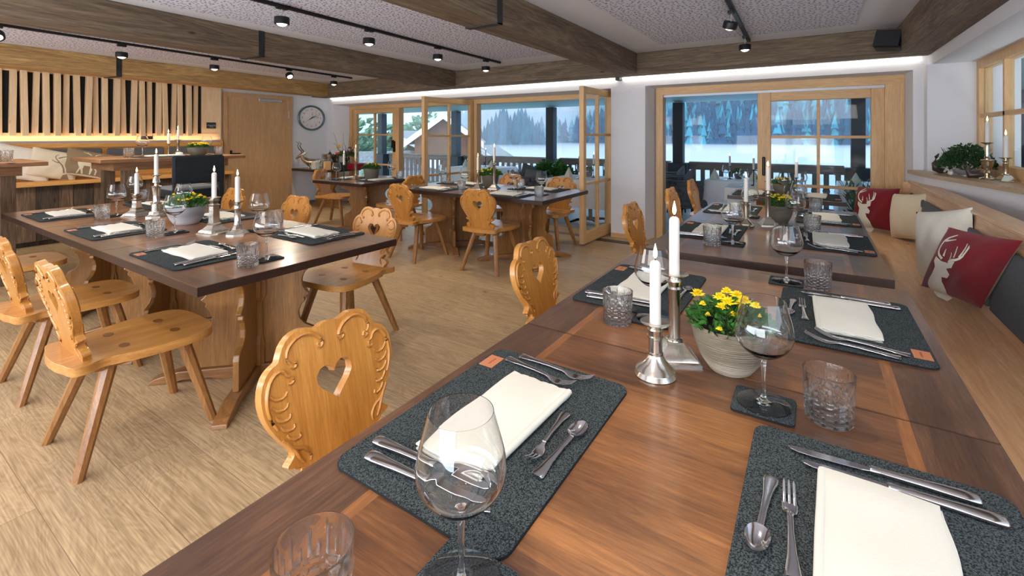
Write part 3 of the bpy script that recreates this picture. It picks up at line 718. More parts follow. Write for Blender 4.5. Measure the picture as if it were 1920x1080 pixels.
def hand(ang, ln, w, z, name):
    a = R(90 - ang); d = Vector((math.cos(a), math.sin(a), 0)); n = Vector((-d.y, d.x, 0)); c = Vector((0, 0, z))
    p = [c - d * .03 - n * w, c + d * ln * .2 - n * w * 1.8, c + d * ln * .45 - n * w * .5, c + d * ln, c + d * ln * .45 + n * w * .5, c + d * ln * .2 + n * w * 1.8, c - d * .03 + n * w]
    m = MB(); m.add([tuple(q) for q in p] + [tuple(q + Vector((0, 0, .002))) for q in p], [tuple(range(7)), tuple(range(13, 6, -1))] + [(i, (i + 1) % 7, (i + 1) % 7 + 7, i + 7) for i in range(7)])
    m.lathe([(.012, 0), (.012, .004)], 12, c=(0, 0, z - .001)); m.build(name, M['black'], t)
hand(60, .12, .006, .0155, 'hour_hand'); hand(233, .19, .004, .019, 'minute_hand')

# ================================================================== WALL BENCH BELOW THE SLATS (high)
t = thing('raised_bench', 'high larch wall bench with reclaimed board front below the slats', 'bench', (0, 0, 0))
MB().box(-7.44, -6.98, -1.4, 3.42, .655, .70, bv=.006).build('seat', M['pine_warm'], t)
MB().box(-7.49, -7.40, -1.4, 3.42, .70, 1.09, bv=.004).build('backrest', M['pine_warm'], t)
MB().box(-7.492, -7.385, -1.4, 3.43, 1.06, 1.115, bv=.004).build('ledge', M['pine_warm'], t)
random.seed(11)
y = -1.4; k = 0
mm = [MB(), MB()]
while y < 3.4:
    w = random.choice((.12, .15, .18, .14)); mm[k % 2].box(-7.12 - random.uniform(0, .012), -7.06, y, min(y + w - .004, 3.42), .06, .655); y += w; k += 1
mm[0].build('board_front', M['barn'], t); mm[1].build('board_front', M['barn2'], t)
MB().box(-7.3, -7.13, -1.4, 3.42, 0, .655).build('plinth', M['barn2'], t)
def box_cushion(x0, x1, y0, y1, z0, z1): return MB().box(x0, x1, y0, y1, z0, z1, bv=.012)
for k, (y0, y1) in enumerate(((.2, .75), (.8, 1.40), (1.45, 2.05), (2.1, 2.7), (2.75, 3.35))):
    o = box_cushion(-7.398, -7.36, y0, y1, .80, 1.05).build('back_pad', M['grey_fabric'], None, smooth=40)
    tag(o, 'grey upholstered back pad on the high wall bench', 'back pad', 'back pads of the high wall bench')

# ================================================================== LONG PINE BENCH
t = thing('long_bench', 'long knotty pine corner bench running under the niche to the window', 'bench', (0, 0, 0))
MB().box(.30, .70, -1.6, 5.25, .345, .385, bv=.008).build('seat', M['pine'], t)
m = MB()
def slope(x0, z0, x1, z1, y0, y1, th=.02):
    return [(x0, y0, z0), (x1, y0, z1), (x1 + th, y0, z1), (x0 + th, y0, z0), (x0, y1, z0), (x1, y1, z1), (x1 + th, y1, z1), (x0 + th, y1, z0)]
FB = [(0, 1, 2, 3), (7, 6, 5, 4), (0, 4, 5, 1), (1, 5, 6, 2), (2, 6, 7, 3), (3, 7, 4, 0)]
m.add(slope(.655, .385, .71, .80, -1.6, 5.25), FB); m.build('backrest', M['pine'], t)
MB().box(.69, .80, -1.6, 5.27, .795, .815, bv=.004).build('top_rail', M['pine'], t)
MB().box(.40, .42, -1.6, 5.25, 0, .345).build('front_panel', M['pine'], t)
MB().box(.655, .80, 5.25, 5.275, .385, .80).build('end_panel', M['pine'], t)
for k in range(9):
    y0 = 5.12 - (k + 1) * .56; y1 = y0 + .51
    if y1 < 1.2: break
    o = MB(); n0 = len(o.v)
    zz = [(.43, .655), (.735, .70)]
    o.add([(.640, y0, .44), (.676, y0, .725), (.696, y0, .725), (.662, y0, .44), (.640, y1, .44), (.676, y1, .725), (.696, y1, .725), (.662, y1, .44)], FB)
    o = o.build('back_cushion', M['blue_fabric'] if k % 2 == 0 else M['grey_fabric'], None, bevel=.012, smooth=40)
    tag(o, 'grey square back cushion fixed on the pine bench back, number %s from the window' % ('one two three four five six seven eight nine'.split()[k]), 'back cushion', 'back cushions of the pine bench')
# ================================================================== ALPINE CHAIR
def chair_outline():
    h = [(.0, .352), (.016, .351), (.028, .344), (.045, .350), (.068, .357), (.098, .352), (.120, .335), (.131, .312), (.136, .300), (.150, .296), (.166, .284),
         (.178, .262), (.183, .232), (.179, .20), (.166, .168), (.148, .138), (.130, .114), (.122, .100), (.132, .090), (.143, .082), (.138, .076), (.118, .071), (.102, .062),
         (.098, .052), (.108, .045), (.128, .044), (.142, .034), (.144, .020), (.132, .010), (.128, -.004)]
    h = [h[0]] + smooth_loop(h, 1, False) + [h[-1]]
    return [(x, z) for x, z in h] + [(-x, z) for x, z in reversed(h) if x > 1e-6]
def heart(cx, cz, s):
    p = []
    for k in range(22):
        a = 2 * PI * k / 22
        x = 16 * math.sin(a) ** 3; y = 13 * math.cos(a) - 5 * math.cos(2 * a) - 2 * math.cos(3 * a) - math.cos(4 * a)
        p.append((cx + x * s / 16, cz + y * s / 16))
    return p
def make_chair():
    t = thing('carved_chair', 'x', 'chair')
    # seat: rounded front, waisted towards a carved tail
    h = [(.0, .245), (.09, .243), (.15, .232), (.19, .205), (.208, .16), (.212, .10), (.205, .02), (.19, -.05), (.175, -.085), (.168, -.10), (.158, -.125), (.160, -.15), (.172, -.175),
         (.176, -.20), (.168, -.222), (.140, -.232), (.10, -.236), (.07, -.246), (0, -.25)]
    h = [h[0]] + smooth_loop(h, 1, False) + [h[-1]]
    loop = [(x, y) for x, y in h] + [(-x, y) for x, y in reversed(h) if x > 1e-6]
    s = MB().prism(loop, .358, .39).build('seat', M['chair_seat'], t, bevel=.006, smooth=50)
    for x in (-.085, .085):
        for y in (-.055, .115):
            MB().lathe([(.001, .3912), (.021, .3912), (.021, .388)], 14, c=(x, y, 0), sx=1.15, sy=.8).build('leg_tenon', M['plug'], s)
    # splayed chamfered legs
    for x, y, fx, fy in ((-.10, -.10, -.185, -.215), (.10, -.10, .185, -.215), (-.11, .13, -.19, .215), (.11, .13, .19, .215)):
        m = MB(); vs = []
        for (cx, cy, z, r_) in ((x, y, .36, .024), (fx, fy, 0, .0165)):
            for k in range(8):
                a = 2 * PI * (k + .5) / 8; vs.append((cx + r_ * 1.08 * math.cos(a), cy + r_ * 1.08 * math.sin(a), z))
        m.add(vs, [tuple(range(8)), tuple(reversed(range(8, 16)))] + [(k, k + 8, (k + 1) % 8 + 8, (k + 1) % 8) for k in range(8)])
        m.build('leg', M['chair_leg'], t)
    for x in (-.10, .10):
        MB().box(x - .03, x + .03, -.16, .16, .335, .358, bv=.005).build('batten', M['chair_leg'], t)
    MB().box(-.045, .045, -.2, -.165, .322, .352, bv=.006).build('wedge', M['chair_leg'], t)
    # leaning backrest
    bk = MB().prism(chair_outline(), -.0125, .0125, 'XZ', holes=[heart(0, .215, .050)]).build('backrest', M['chair'], t, bevel=.005, smooth=50)
    bk.location = (0, -.175, .392); bk.rotation_euler = (R(13), 0, 0)
    # raised scroll carving along the shoulders, on both faces
    m = MB()
    def scroll(pts, r_=.0032, curl=None):
        for s_ in (-1, 1):
            for face in (1, -1):
                yy = face * .0128
                q = [(s_ * x, yy, z) for x, z in smooth_loop(pts, 1, False)]
                n = len(q); m.tube(q, [1.35 * r_ * (0.45 + .55 * math.sin(PI * min(1, (i + 1) / n * .9))) for i in range(n)], 6)
    scroll([(.104, .285), (.118, .300), (.112, .322), (.094, .337), (.07, .343), (.045, .336), (.028, .322), (.022, .306), (.03, .297), (.038, .304), (.034, .312)], .0042)
    scroll([(.112, .285), (.10, .276), (.094, .286), (.102, .293)], .0038)
    scroll([(.108, .262), (.120, .266), (.124, .278), (.14, .284), (.158, .272), (.168, .25), (.172, .22), (.166, .19), (.15, .16)], .0042)
    scroll([(.112, .262), (.104, .254), (.112, .246), (.122, .252)], .0036)
    for k in range(5):
        x0, z0 = .166 - .005 * k * k * .35, .246 - .024 * k
        scroll([(x0, z0), (x0 - .012, z0 - .018), (x0 - .034, z0 - .022), (x0 - .046 + .004 * k, z0 - .008)], .0030)
    scroll([(.15, .145), (.134, .125), (.12, .105), (.112, .085), (.10, .07)], .0036)
    scroll([(.138, .13), (.12, .11), (.10, .104), (.086, .085), (.09, .066)], .0030)
    scroll([(.118, .066), (.10, .056), (.092, .040), (.10, .022), (.11, .012)], .0036)
    m.build('scroll_carving', M['chair'], bk, smooth=60)
    return t
chair = make_chair()
G_A = 'carved chairs around the big table'
H = {'up': 0, 'down': PI, 'right': -PI / 2, 'left': PI / 2}
chairs = [(-2.325, .745, 0, 'carved wooden chair at the big table, front side, beside the front corner', 1),
          (-3.14, .755, R(0), 'carved wooden chair at the big table, front side, in the middle', 1),
          (-4.31, .745, 0, 'carved wooden chair at the big table, front side, by the slat wall end', 1),
          (-2.33, 1.79, R(180 + 6), 'carved wooden chair with heart hole behind the big table corner, seat showing', 1),
          (-3.34, 1.86, PI, 'carved chair back behind the big table, middle of the far side', 1),
          (-4.28, 1.86, PI, 'carved chair back behind the big table near the high table', 1),
          (-2.47, 3.46, R(4), 'carved chair with heart hole before the open-door table, standing alone in the aisle', 1),
          (-3.31, 3.38, R(-4), 'carved chair beside the open-door table end, turned slightly sideways', 1),
          (-2.38, 4.46, R(180), 'carved chair behind the open-door table, next to the folded back door', 1),
          (-3.08, 4.50, R(180), 'carved chair mostly hidden behind the flower pot of the open-door table', 1),
          (-4.18, 3.95, R(90), 'carved chair between the small table and the door leaf, facing the small table', 1),
          (-5.52, 4.05, R(-70), 'carved chair at the clock wall end of the small table', 1),
          (-.78, .725, R(-90), 'big carved chair close to the front bench table, scrollwork fully visible', 1),
          (-.80, 1.77, R(-90), 'carved chair at the far half of the front bench table', 1),
          (-.81, 3.13, R(-90), 'carved chair in front of the pillar at the middle bench table', 1),
          (-.82, 4.24, R(-90), 'carved chair by the wide window opening, behind the burning candle', 1),
          (-.84, 5.16, R(-90), 'carved chair in the wide opening beside the woven terrace chair', 1)]
for x, y, a, lb, g in chairs: place(chair, (x, y, 0), a, lb, 'carved alpine chairs')

# ================================================================== TABLES
TT = .65
def make_table(w, ln, name='pedestal_table'):
    """w across (x), ln along the row (y)"""
    t = thing(name, 'x', 'table')
    a, b = w / 2, ln / 2; th = .034
    m = MB(); e = .0015
    bd, st = .125, .022
    top = MB()
    top.box(-a, -a + bd, -b + e, b - e, TT - th, TT, 0, bv=.0); top.box(a - bd, a, -b + e, b - e, TT - th, TT, 0)
    top.box(-a + bd, -a + bd + st, -b + e, b - e, TT - th, TT, 1); top.box(a - bd - st, a - bd, -b + e, b - e, TT - th, TT, 1)
    n = 6; seq = [2, 3, 4, 2, 4, 3]
    for k in range(n):
        y0, y1 = -b + e + (2 * b - 2 * e) * k / n, -b + e + (2 * b - 2 * e) * (k + 1) / n
        top.box(-a + bd + st, a - bd - st, y0, y1, TT - th, TT, seq[k])
    o = top.build('tabletop', [M['top_a'], M['strip'], M['top_b'], M['top_c'], M['top_d']], t)
    eg = MB(); z0, z1 = TT - th - .001, TT - .0015; q = .0012
    eg.box(-a - q, -a, -b, b, z0, z1); eg.box(a, a + q, -b, b, z0, z1); eg.box(-a, a, -b - .0003, -b + e, z0, z1); eg.box(-a, a, b - e, b + .0003, z0, z1)
    eg.build('edge_band', M['edge'], t)
    # cross pedestal: four cut-out boards on the diagonals
    prof = [(.012, TT - th), (.33, TT - th), (.33, .575)] + [(.33 - .0, .545)] + arc(.315, .455, .10, 118, 232, 9, .085) + [(.225, .372), (.232, .355), (.212, .335), (.20, .30), (.205, .265), (.232, .235), (.275, .215), (.285, .19), (.285, .055), (.012, .055)]
    for k in range(4):
        s = MB().prism(prof, -.0125, .0125, 'XZ').build('side_panel', M['pedestal'], t, bevel=.004)
        s.rotation_euler = (0, 0, R(45 + 90 * k))
        f = MB(); f.prism([(.0, .0), (.0, .055), (.34, .055), (.44, .03), (.465, .018), (.47, 0), (.36, 0), (.33, .012), (.20, .012), (.16, 0)], -.03, .03, 'XZ')
        f = f.build('foot', M['foot'], t, bevel=.004); f.rotation_euler = (0, 0, R(45 + 90 * k))
        pp = MB(); pp.prism([(.012, .6), (.035, .6), (.035, .50), (.05, .47), (.05, .40), (.035, .37), (.035, .2), (.045, .16), (.045, .055), (.012, .055)], -.03, .03, 'XZ')
        pp = pp.build('post_moulding', M['pedestal'], t, bevel=.003); pp.rotation_euler = (0, 0, R(45 + 90 * k))
    return t
tabA = make_table(.955, .988); tabR = make_table(.985, .97); tabR2 = make_table(.96, .94)
for x, lb in ((-2.365, 'dark topped pedestal table at the front corner of the big three-part table'), (-3.355, 'middle piece of the big three-part dark table'), (-4.345, 'piece of the big three-part table beside the slat wall')):
    place(tabA, (x, 1.267, 0), PI / 2, lb, 'tables joined in one big table')
for y, lb in ((.682, 'dark parquet topped table in front at the pine bench, flower pot at its end'), (1.655, 'dark topped table joined behind the front bench table')):
    place(tabR, (-.212, y, 0), 0, lb, 'tables along the pine bench')
for x, y, lb in ((-.22, 2.75, 'dark topped middle table along the pine bench, front half'), (-.22, 3.69, 'dark topped middle table along the pine bench, rear half'), (-.22, 5.19, 'dark topped last table standing in the wide sliding window opening')):
    if y > 5: place(tabR2, (x, 5.0, 0), 0, lb, 'tables along the pine bench', (.94, .60, 1))
    else: place(tabR2, (x, y, 0), 0, lb, 'tables along the pine bench')
tabB = make_table(.94, .925)
for x, y, lb in ((-2.375, 3.89, 'dark topped pedestal table in front of the open glass doors, pot side'), (-3.305, 3.89, 'dark topped pedestal table joined on, before the standing door leaf'), (-4.78, 3.975, 'small dark topped pedestal table near the clock')):
    place(tabB, (x, y, 0), PI / 2, lb, 'tables towards the glass doors')

# ================================================================== HIGH TABLES AND BAR CHAIR
def high_table(loc, label):
    t = thing('high_table', label, 'table', loc)
    MB().box(-.42, .42, -.63, .63, .955, .99, bv=.004).build('tabletop', M['barn_top'], t)
    m = MB(); m.box(-.30, -.22, -.5, .5, .875, .955); m.box(.22, .30, -.5, .5, .875, .955); m.box(-.22, .22, -.5, -.43, .875, .955); m.box(-.22, .22, .43, .5, .875, .955)
    m.build('apron', M['barn_top'], t)
    for x in (-.26, .26):
        for y in (-.38, .42): MB().box(x - .045, x + .045, y - .045, y + .045, 0, .875, bv=.004).build('leg', M['barn'], t)
    m = MB(); m.tube([(.26, -.335, .16), (.26, .375, .16)], .012, 6); m.build('foot_rail', M['black'], t)
    return t
high_table((-5.72, 2.09, 0), 'high reclaimed wood table beside the oak door with set places')
high_table((-5.72, .50, 0), 'high reclaimed wood table cut by the picture edge beside the pillows')
def bar_chair(loc, rz, label):
    t = thing('bar_chair', label, 'bar chair', loc, rz)
    MB().box(-.21, .21, -.21, .2, .62, .70, bv=.02).build('seat', M['charcoal_fabric'], t)
    MB().box(-.205, .205, -.195, .19, .695, .725, bv=.014).build('seat_pad', M['grey_fabric'], t)
    MB().box(-.215, .215, -.235, -.19, .76, 1.02, bv=.015).build('backrest', M['charcoal_fabric'], t)
    for x in (-.19, .19):
        MB().box(x - .02, x + .02, -.23, -.195, 0, .80, bv=.004).build('leg', M['charcoal_fabric'], t)
        MB().box(x - .018, x + .018, .16, .195, 0, .62, bv=.004).build('leg', M['charcoal_fabric'], t)
    MB().tube([(-.19, .178, .22), (.19, .178, .22)], .009, 6).build('foot_bar', M['black'], t)
    return t
bar_chair((-5.02, 2.04, 0), R(90), 'charcoal felt bar chair at the high table beside the oak door')
bar_chair((-5.02, .52, 0), R(90), 'charcoal felt bar chair cut by the picture edge')

# ================================================================== PILLOWS
def cushion_h(u, v, t):
    e = max(0, (1 - abs(u) ** 2.6)) ** .55 * max(0, (1 - abs(v) ** 2.6)) ** .55
    return t * e
def cushion(name, s, t, front, back, label, piping=None, motif=None, motif_mat=None, wr=1.0):
    n = 26; rt = thing(name, label, 'pillow'); vs = []; fs = []; mi = []
    def P(u, v):
        k = 1 - .045 * (1 - abs(u) ** 2) * abs(v) ** 3 ; k2 = 1 - .045 * (1 - abs(v) ** 2) * abs(u) ** 3
        w = .004 * wr * math.sin(7 * u + 4 * v) * (1 - u * u) * (1 - v * v) + .005 * wr * math.sin(5 * v - 9 * u + 1) * (1 - u * u) * (1 - v * v)
        return u * s / 2 * k2, v * s / 2 * k, w
    for side, mt, nm in ((1, front, 'front_cover'), (-1, back, 'back_cover')):
        m = MB(); vs = []; fs = []
        for i in range(n + 1):
            for j in range(n + 1):
                u, v = -1 + 2 * i / n, -1 + 2 * j / n; x, z, w = P(u, v)
                vs.append((x, -side * (cushion_h(u, v, t) + w * 1.0), z))
        for i in range(n):
            for j in range(n):
                a = i * (n + 1) + j; fs.append((a, a + n + 1, a + n + 2, a + 1))
        m.add(vs, fs); m.build(nm, mt, rt, smooth=180)
    if motif:
        m = MB()
        for poly in motif:
            bm = bmesh.new(); vv = [bm.verts.new((p[0], p[1], 0)) for p in poly]; es = [bm.edges.new((vv[i], vv[(i + 1) % len(vv)])) for i in range(len(vv))]
            bmesh.ops.triangle_fill(bm, use_beauty=True, edges=es)
            for _ in range(3):
                lg = [e for e in bm.edges if e.calc_length() > .09]
                if lg: bmesh.ops.subdivide_edges(bm, edges=lg, cuts=1); bmesh.ops.triangulate(bm, faces=bm.faces[:])
            bm.verts.index_update(); vs = []
            for q in bm.verts:
                x, z, w = P(q.co.x, q.co.y); vs.append((x, -(cushion_h(q.co.x, q.co.y, t) + w) - .0025, z))
            m.add(vs, [tuple(k.index for k in f.verts) for f in bm.faces]); bm.free()
        m.build('printed_stag', motif_mat, rt, fix=True, smooth=180)
    return rt
def ribbon(pts, w0, w1):
    pts = smooth_loop(pts, 1, False); out_ = []; n = len(pts); lf = []; rt = []
    for i, p in enumerate(pts):
        a = pts[max(0, i - 1)]; b = pts[min(n - 1, i + 1)]; dx, dy = b[0] - a[0], b[1] - a[1]; l_ = math.hypot(dx, dy) or 1
        w = w0 + (w1 - w0) * i / (n - 1); lf.append((p[0] - dy / l_ * w, p[1] + dx / l_ * w)); rt.append((p[0] + dy / l_ * w, p[1] - dx / l_ * w))
    return lf + rt[::-1]
def zm(pts):  # traced points on the pillow's face -> -1..1 coordinates
    o = []
    for x, y in pts:
        dx, dy = x - 840, y - 380
        det = 465 * 375 - 60 * (-240); u = (dx * 375 - dy * (-240)) / det; v = (465 * dy - 60 * dx) / det
        o.append((-1 + 2 * u, 1 - 2 * v))
    return o
stag = [zm([(715, 760), (740, 710), (800, 650), (822, 606), (818, 570), (836, 542), (868, 568), (885, 572), (935, 575), (965, 562), (1000, 560), (970, 598), (928, 606), (938, 640), (912, 664), (880, 660), (870, 690), (886, 740), (860, 800), (800, 843), (745, 820), (716, 785)])]
for pts, w0, w1 in (([(884, 566), (852, 524), (846, 484), (878, 444), (935, 424), (968, 414)], 9, 3), ([(868, 452), (915, 450), (990, 437)], 7, 2), ([(884, 545), (900, 520), (916, 488)], 6, 2),
                    ([(925, 574), (962, 556), (1020, 548), (1052, 522), (1068, 452)], 9, 3), ([(1018, 548), (1044, 500), (1049, 446)], 6, 2), ([(945, 562), (952, 530), (950, 508)], 5, 2), ([(985, 552), (988, 500), (994, 470)], 6, 2), ([(1040, 530), (1062, 500), (1073, 470)], 5, 2)):
    stag.append(zm(ribbon(pts, w0, w1)))
deer = [[(-.35, -.75), (-.28, -.3), (-.38, -.05), (-.42, .15), (-.25, .2), (.05, .2), (.12, .45), (.05, .62), (.22, .66), (.38, .62), (.34, .5), (.3, .2), (.34, -.05), (.5, -.4), (.48, -.72), (.42, -.72), (.42, -.4), (.28, -.12), (.26, -.72), (.2, -.72), (.16, -.12), (-.1, -.1), (-.12, -.35), (-.05, -.74), (-.12, -.74), (-.22, -.38), (-.28, -.75)]]
for p in ([(.1, .66), (-.05, .8), (-.25, .84), (-.35, .92)], [(-.1, .82), (-.15, .92)], [(.2, .66), (.3, .84), (.5, .86)]): deer.append(ribbon(p, .03, .01))
deer.append([(-.8, -.9), (-.5, -.82), (.0, -.78), (.6, -.8), (.9, -.9), (.6, -.94), (-.5, -.94)])
antl = [ribbon(p, .035, .012) for p in ([(.5, -.6), (.35, .0), (.1, .3), (-.1, .6), (.1, .85)], [(.2, .2), (-.05, .25), (-.2, .4)], [(.0, .45), (.3, .7), (.6, .8)], [(.4, -.1), (.6, .3), (.55, .6)])] + [[(.4, -1 + .06), (.45, -.6), (.6, -.5), (.75, -.9)]]
def put(o, loc, rz, lean, roll=0):
    o.location = loc; o.rotation_mode = 'ZXY'; o.rotation_euler = (-lean, roll, rz); return o
# pillow faces -Y locally; rz turns it; on the pine bench it faces the tables (-X)
p = cushion('stag_pillow', .43, .055, M['red_fabric'], M['cream_fabric'], 'crimson pillow with white stag head nearer the viewer on the pine bench', motif=stag, motif_mat=M['white_fabric'])
_bl, _br, _tr, _tl = Vector((.462, 3.21, .42)), Vector((.634, 2.85, .421)), Vector((.673, 2.60, .797)), Vector((.545, 2.95, .757))
_ex = ((_br - _bl) + (_tr - _tl)) / 2 / .43; _ez = ((_tl - _bl) + (_tr - _br)) / 2 / .43; _ey = _ez.cross(_ex).normalized()
_sl = Matrix(((_ex.x, _ey.x, _ez.x, 0), (_ex.y, _ey.y, _ez.y, 0), (_ex.z, _ey.z, _ez.z, 0), (0, 0, 0, 1)))
for _c in kids(p): _c.data.transform(_sl)        # a slumped, leaning cushion
p.location = (_bl + _br + _tr + _tl) / 4 + Vector((0, 0, .005))
p = cushion('plain_pillow', .40, .06, M['white_fabric'], M['dark_fabric'], 'off-white pillow with dark back behind the nearer crimson stag pillow')
put(p, (.610, 3.47, .385 + .205), R(-64), R(14), R(0))
p = cushion('stag_pillow', .36, .06, M['red_fabric'], M['cream_fabric'], 'crimson pillow with white stag head at the window end of the bench', motif=stag, motif_mat=M['white_fabric'])
put(p, (.44, 5.02, .385 + .20), R(-44), R(14), R(9))
p = cushion('plain_pillow', .36, .07, M['cream_fabric'], M['dark_fabric'], 'cream pillow with dark back beside the stag pillow at the window end')
put(p, (.625, 4.70, .385 + .19), R(-62), R(10), R(3))
for (x, y, s, mt, mo, mm_, lb, rz, rl) in ((-7.25, 1.34, .42, M['white_fabric'], None, None, 'cream and off-white pillow at the back of the high wall bench', 80, -3), (-7.15, 1.57, .37, M['cream_fabric'], antl, M['taupe_fabric'], 'cream pillow with printed antlers in the middle of the high bench', 78, 5), (-7.06, 1.83, .36, M['taupe_fabric'], deer, M['cream_fabric'], 'taupe pillow with pale standing deer on the high bench', 74, 5)):
    p = cushion('bench_pillow', s, .055, mt, M['cream_fabric'], lb, motif=mo, motif_mat=mm_); put(p, (x, y, .70 + s * .48), R(rz), R(14), R(rl)); p.scale = (1.15, 1, .86)

# ================================================================== TABLEWARE
def rrect(w, d, r_, n=6):
    p = []
    for cx, cy, a in ((w - r_, d - r_, 0), (-w + r_, d - r_, 90), (-w + r_, -d + r_, 180), (w - r_, -d + r_, 270)): p += arc(cx, cy, r_, a, a + 90, n)
    return p
def make_mat():
    t = thing('placemat', 'x', 'placemat')
    MB().prism(rrect(.25, .172, .028), 0, .004).build('felt_body', [M['felt_edge']], t)
    MB().prism(rrect(.2495, .1715, .028), .0035, .0055).build('felt_top', [M['felt']], t)
    tg = MB().box(-.205, -.152, -.165, -.128, .0055, .0068).build('leather_tag', M['leather'], t)
    m = MB()
    for k in range(7): m.box(-.194 + k * .0045, -.1915 + k * .0045, -.147, -.1435 + .0015 * (k % 2), .0068, .0071)
    m.build('embossed_writing', M['ink'], tg)
    return t
def make_coaster():
    t = thing('coaster', 'x', 'coaster'); MB().prism(rrect(.052, .056, .010, 3), 0, .0045).build('felt_body', M['felt_edge'], t)
    MB().prism(rrect(.0515, .0555, .010, 3), .004, .006).build('felt_top', M['felt'], t); return t
def make_napkin():
    t = thing('napkin', 'x', 'napkin')
    # folded cloth: stacked layers joined by rounded folds on one long side, slightly fanned
    m = MB(); nx, ny = 16, 22
    layers = [(0.000, .0, .0), (.0035, .004, .002), (.007, -.002, -.002), (.0105, .003, .001)]
    for li, (z, ox, oy) in enumerate(layers):
        vs = []; fs = []
        for i in range(nx + 1):
            for j in range(ny + 1):
                u, v = -1 + 2 * i / nx, -1 + 2 * j / ny
                x = u * .150 + ox; y = v * .070 + oy + .002 * math.sin(u * 6 + li)
                e = 1 - max(abs(u), abs(v)) ** 10
                zz = z + .0025 * (1 - u * u) * (1 - v * v) + .0018 * math.sin(5 * u + li) * (1 - abs(v)) + (.0016 * math.sin(9 * v + li * 2) if u < -.7 else 0)
                vs.append((x, y, zz + .0032 * e)); 
        k = len(vs)
        for i in range(nx + 1):
            for j in range(ny + 1): x, y, zz = vs[i * (ny + 1) + j]; vs.append((x, y, z - .0 if li == 0 else min(zz - .0028, z)))
        for i in range(nx):
            for j in range(ny):
                a = i * (ny + 1) + j; fs.append((a, a + ny + 1, a + ny + 2, a + 1)); fs.append((a + k, a + 1 + k, a + ny + 2 + k, a + ny + 1 + k))
        for i in range(nx):
            a, b = i * (ny + 1), (i + 1) * (ny + 1); fs.append((a, a + k, b + k, b)); a += ny; b += ny; fs.append((a, b, b + k, a + k))
        for j in range(ny):
            fs.append((j, j + 1, j + 1 + k, j + k)); a = nx * (ny + 1) + j; fs.append((a, a + k, a + 1 + k, a + 1))
        m.add(vs, fs)
    m.tube([(-.148, .071, .007), (0, .0725, .0082), (.148, .072, .007)], .0066, 8)
    m.build('folded_cloth', M['linen'], t, smooth=50)
    return t
def handle_secs(y0, y1, w, th, z=.004):
    L_ = y1 - y0; w *= 1.18
    return [(y0, 0, z, w * .75, th), (y0 + .003, 0, z, w * 1.0, th * 1.1), (y0 + L_ * .10, 0, z, w * .92, th * 1.1), (y0 + L_ * .35, 0, z + .001, w * .58, th * 1.1), (y0 + L_ * .7, 0, z + .002, w * .40, th * 1.2), (y1, 0, z + .002, w * .42, th * 1.2)]
def make_knife():
    t = thing('table_knife', 'x', 'knife')
    MB().loft([(-.1225, 0, .0055, .0095, .003), (-.1195, 0, .0055, .0122, .0042), (-.105, 0, .0055, .0118, .0048), (-.06, 0, .0055, .0085, .0048), (-.005, 0, .0055, .0066, .0046), (.006, 0, .0055, .0078, .0052), (.009, 0, .0055, .0068, .004)], n=12, sq=.7).build('handle', M['cutlery'], t, smooth=50)
    MB().prism([(-.005, .008), (-.0075, .02), (-.0085, .05), (-.0095, .085), (-.0075, .108), (-.003, .119), (.003, .1225), (.0062, .114), (.0072, .09), (.0068, .05), (.006, .02), (.005, .008)], .0045, .0063).build('blade', M['cutlery'], t, bevel=.0006)
    return t
def make_fork(L_=.20, tines=4, nm='table_fork', cat='fork'):
    t = thing(nm, 'x', cat); y0 = -L_ / 2; hb = L_ * .56
    MB().loft(handle_secs(y0, y0 + L_ * .62, .0105 * L_ / .2, .0018), n=12, sq=.7).build('handle', M['cutlery'], t, smooth=50)
    m = MB(); s = L_ / .2; yb = y0 + L_ * .6; w = .0122 * s
    m.loft([(yb, 0, .006, .0042 * s, .0018), (yb + .012 * s, 0, .0045, .006 * s, .0014), (yb + .020 * s, 0, .003, .0105 * s, .0011), (yb + .030 * s, 0, .0022, w, .001), (yb + .042 * s, 0, .003, w, .001)], n=12, sq=.6)
    tip = y0 + L_; sp = 2 * w / tines
    for k in range(tines):
        x = -w + sp * (k + .5)
        m.loft([(yb + .040 * s, x, .003, sp * .34, .001), (yb + .058 * s, x, .0075, sp * .30, .001), (tip - .004, x * .96, .015, sp * .26, .001), (tip, x * .95, .0175, sp * .1, .0006)], n=6)
    m.build('head', M['cutlery'], t, smooth=50); return t
def make_spoon(L_=.167):
    t = thing('dessert_spoon', 'x', 'spoon'); y0 = -L_ / 2
    MB().loft(handle_secs(y0, y0 + L_ * .70, .0095, .0018), n=12, sq=.7).build('handle', M['cutlery'], t, smooth=50)
    m = MB(); yc, a, b = y0 + L_ - .026, .0155, .026; n, k = 20, 7; vs = []; fs = []
    for q in range(2):
        for i in range(k + 1):
            f = i / k
            for j in range(n):
                an = 2 * PI * j / n; sx = 1 - .12 * math.sin(an)
                vs.append((a * f * math.cos(an) * sx, yc + b * f * math.sin(an), .0085 - .0075 * (1 - f ** 2.2) + (0 if q == 0 else -.0009)))
    K = (k + 1) * n
    for i in range(k):
        for j in range(n):
            p0, p1 = i * n + j, i * n + (j + 1) % n; fs.append((p0, p1, p1 + n, p0 + n)); fs.append((p0 + K, p0 + n + K, p1 + n + K, p1 + K))
    for j in range(n): p0, p1 = k * n + j, k * n + (j + 1) % n; fs.append((p0, p1, p1 + K, p0 + K))
    m.add(vs, fs); m.build('bowl', M['cutlery'], t, smooth=60, fix=False); return t
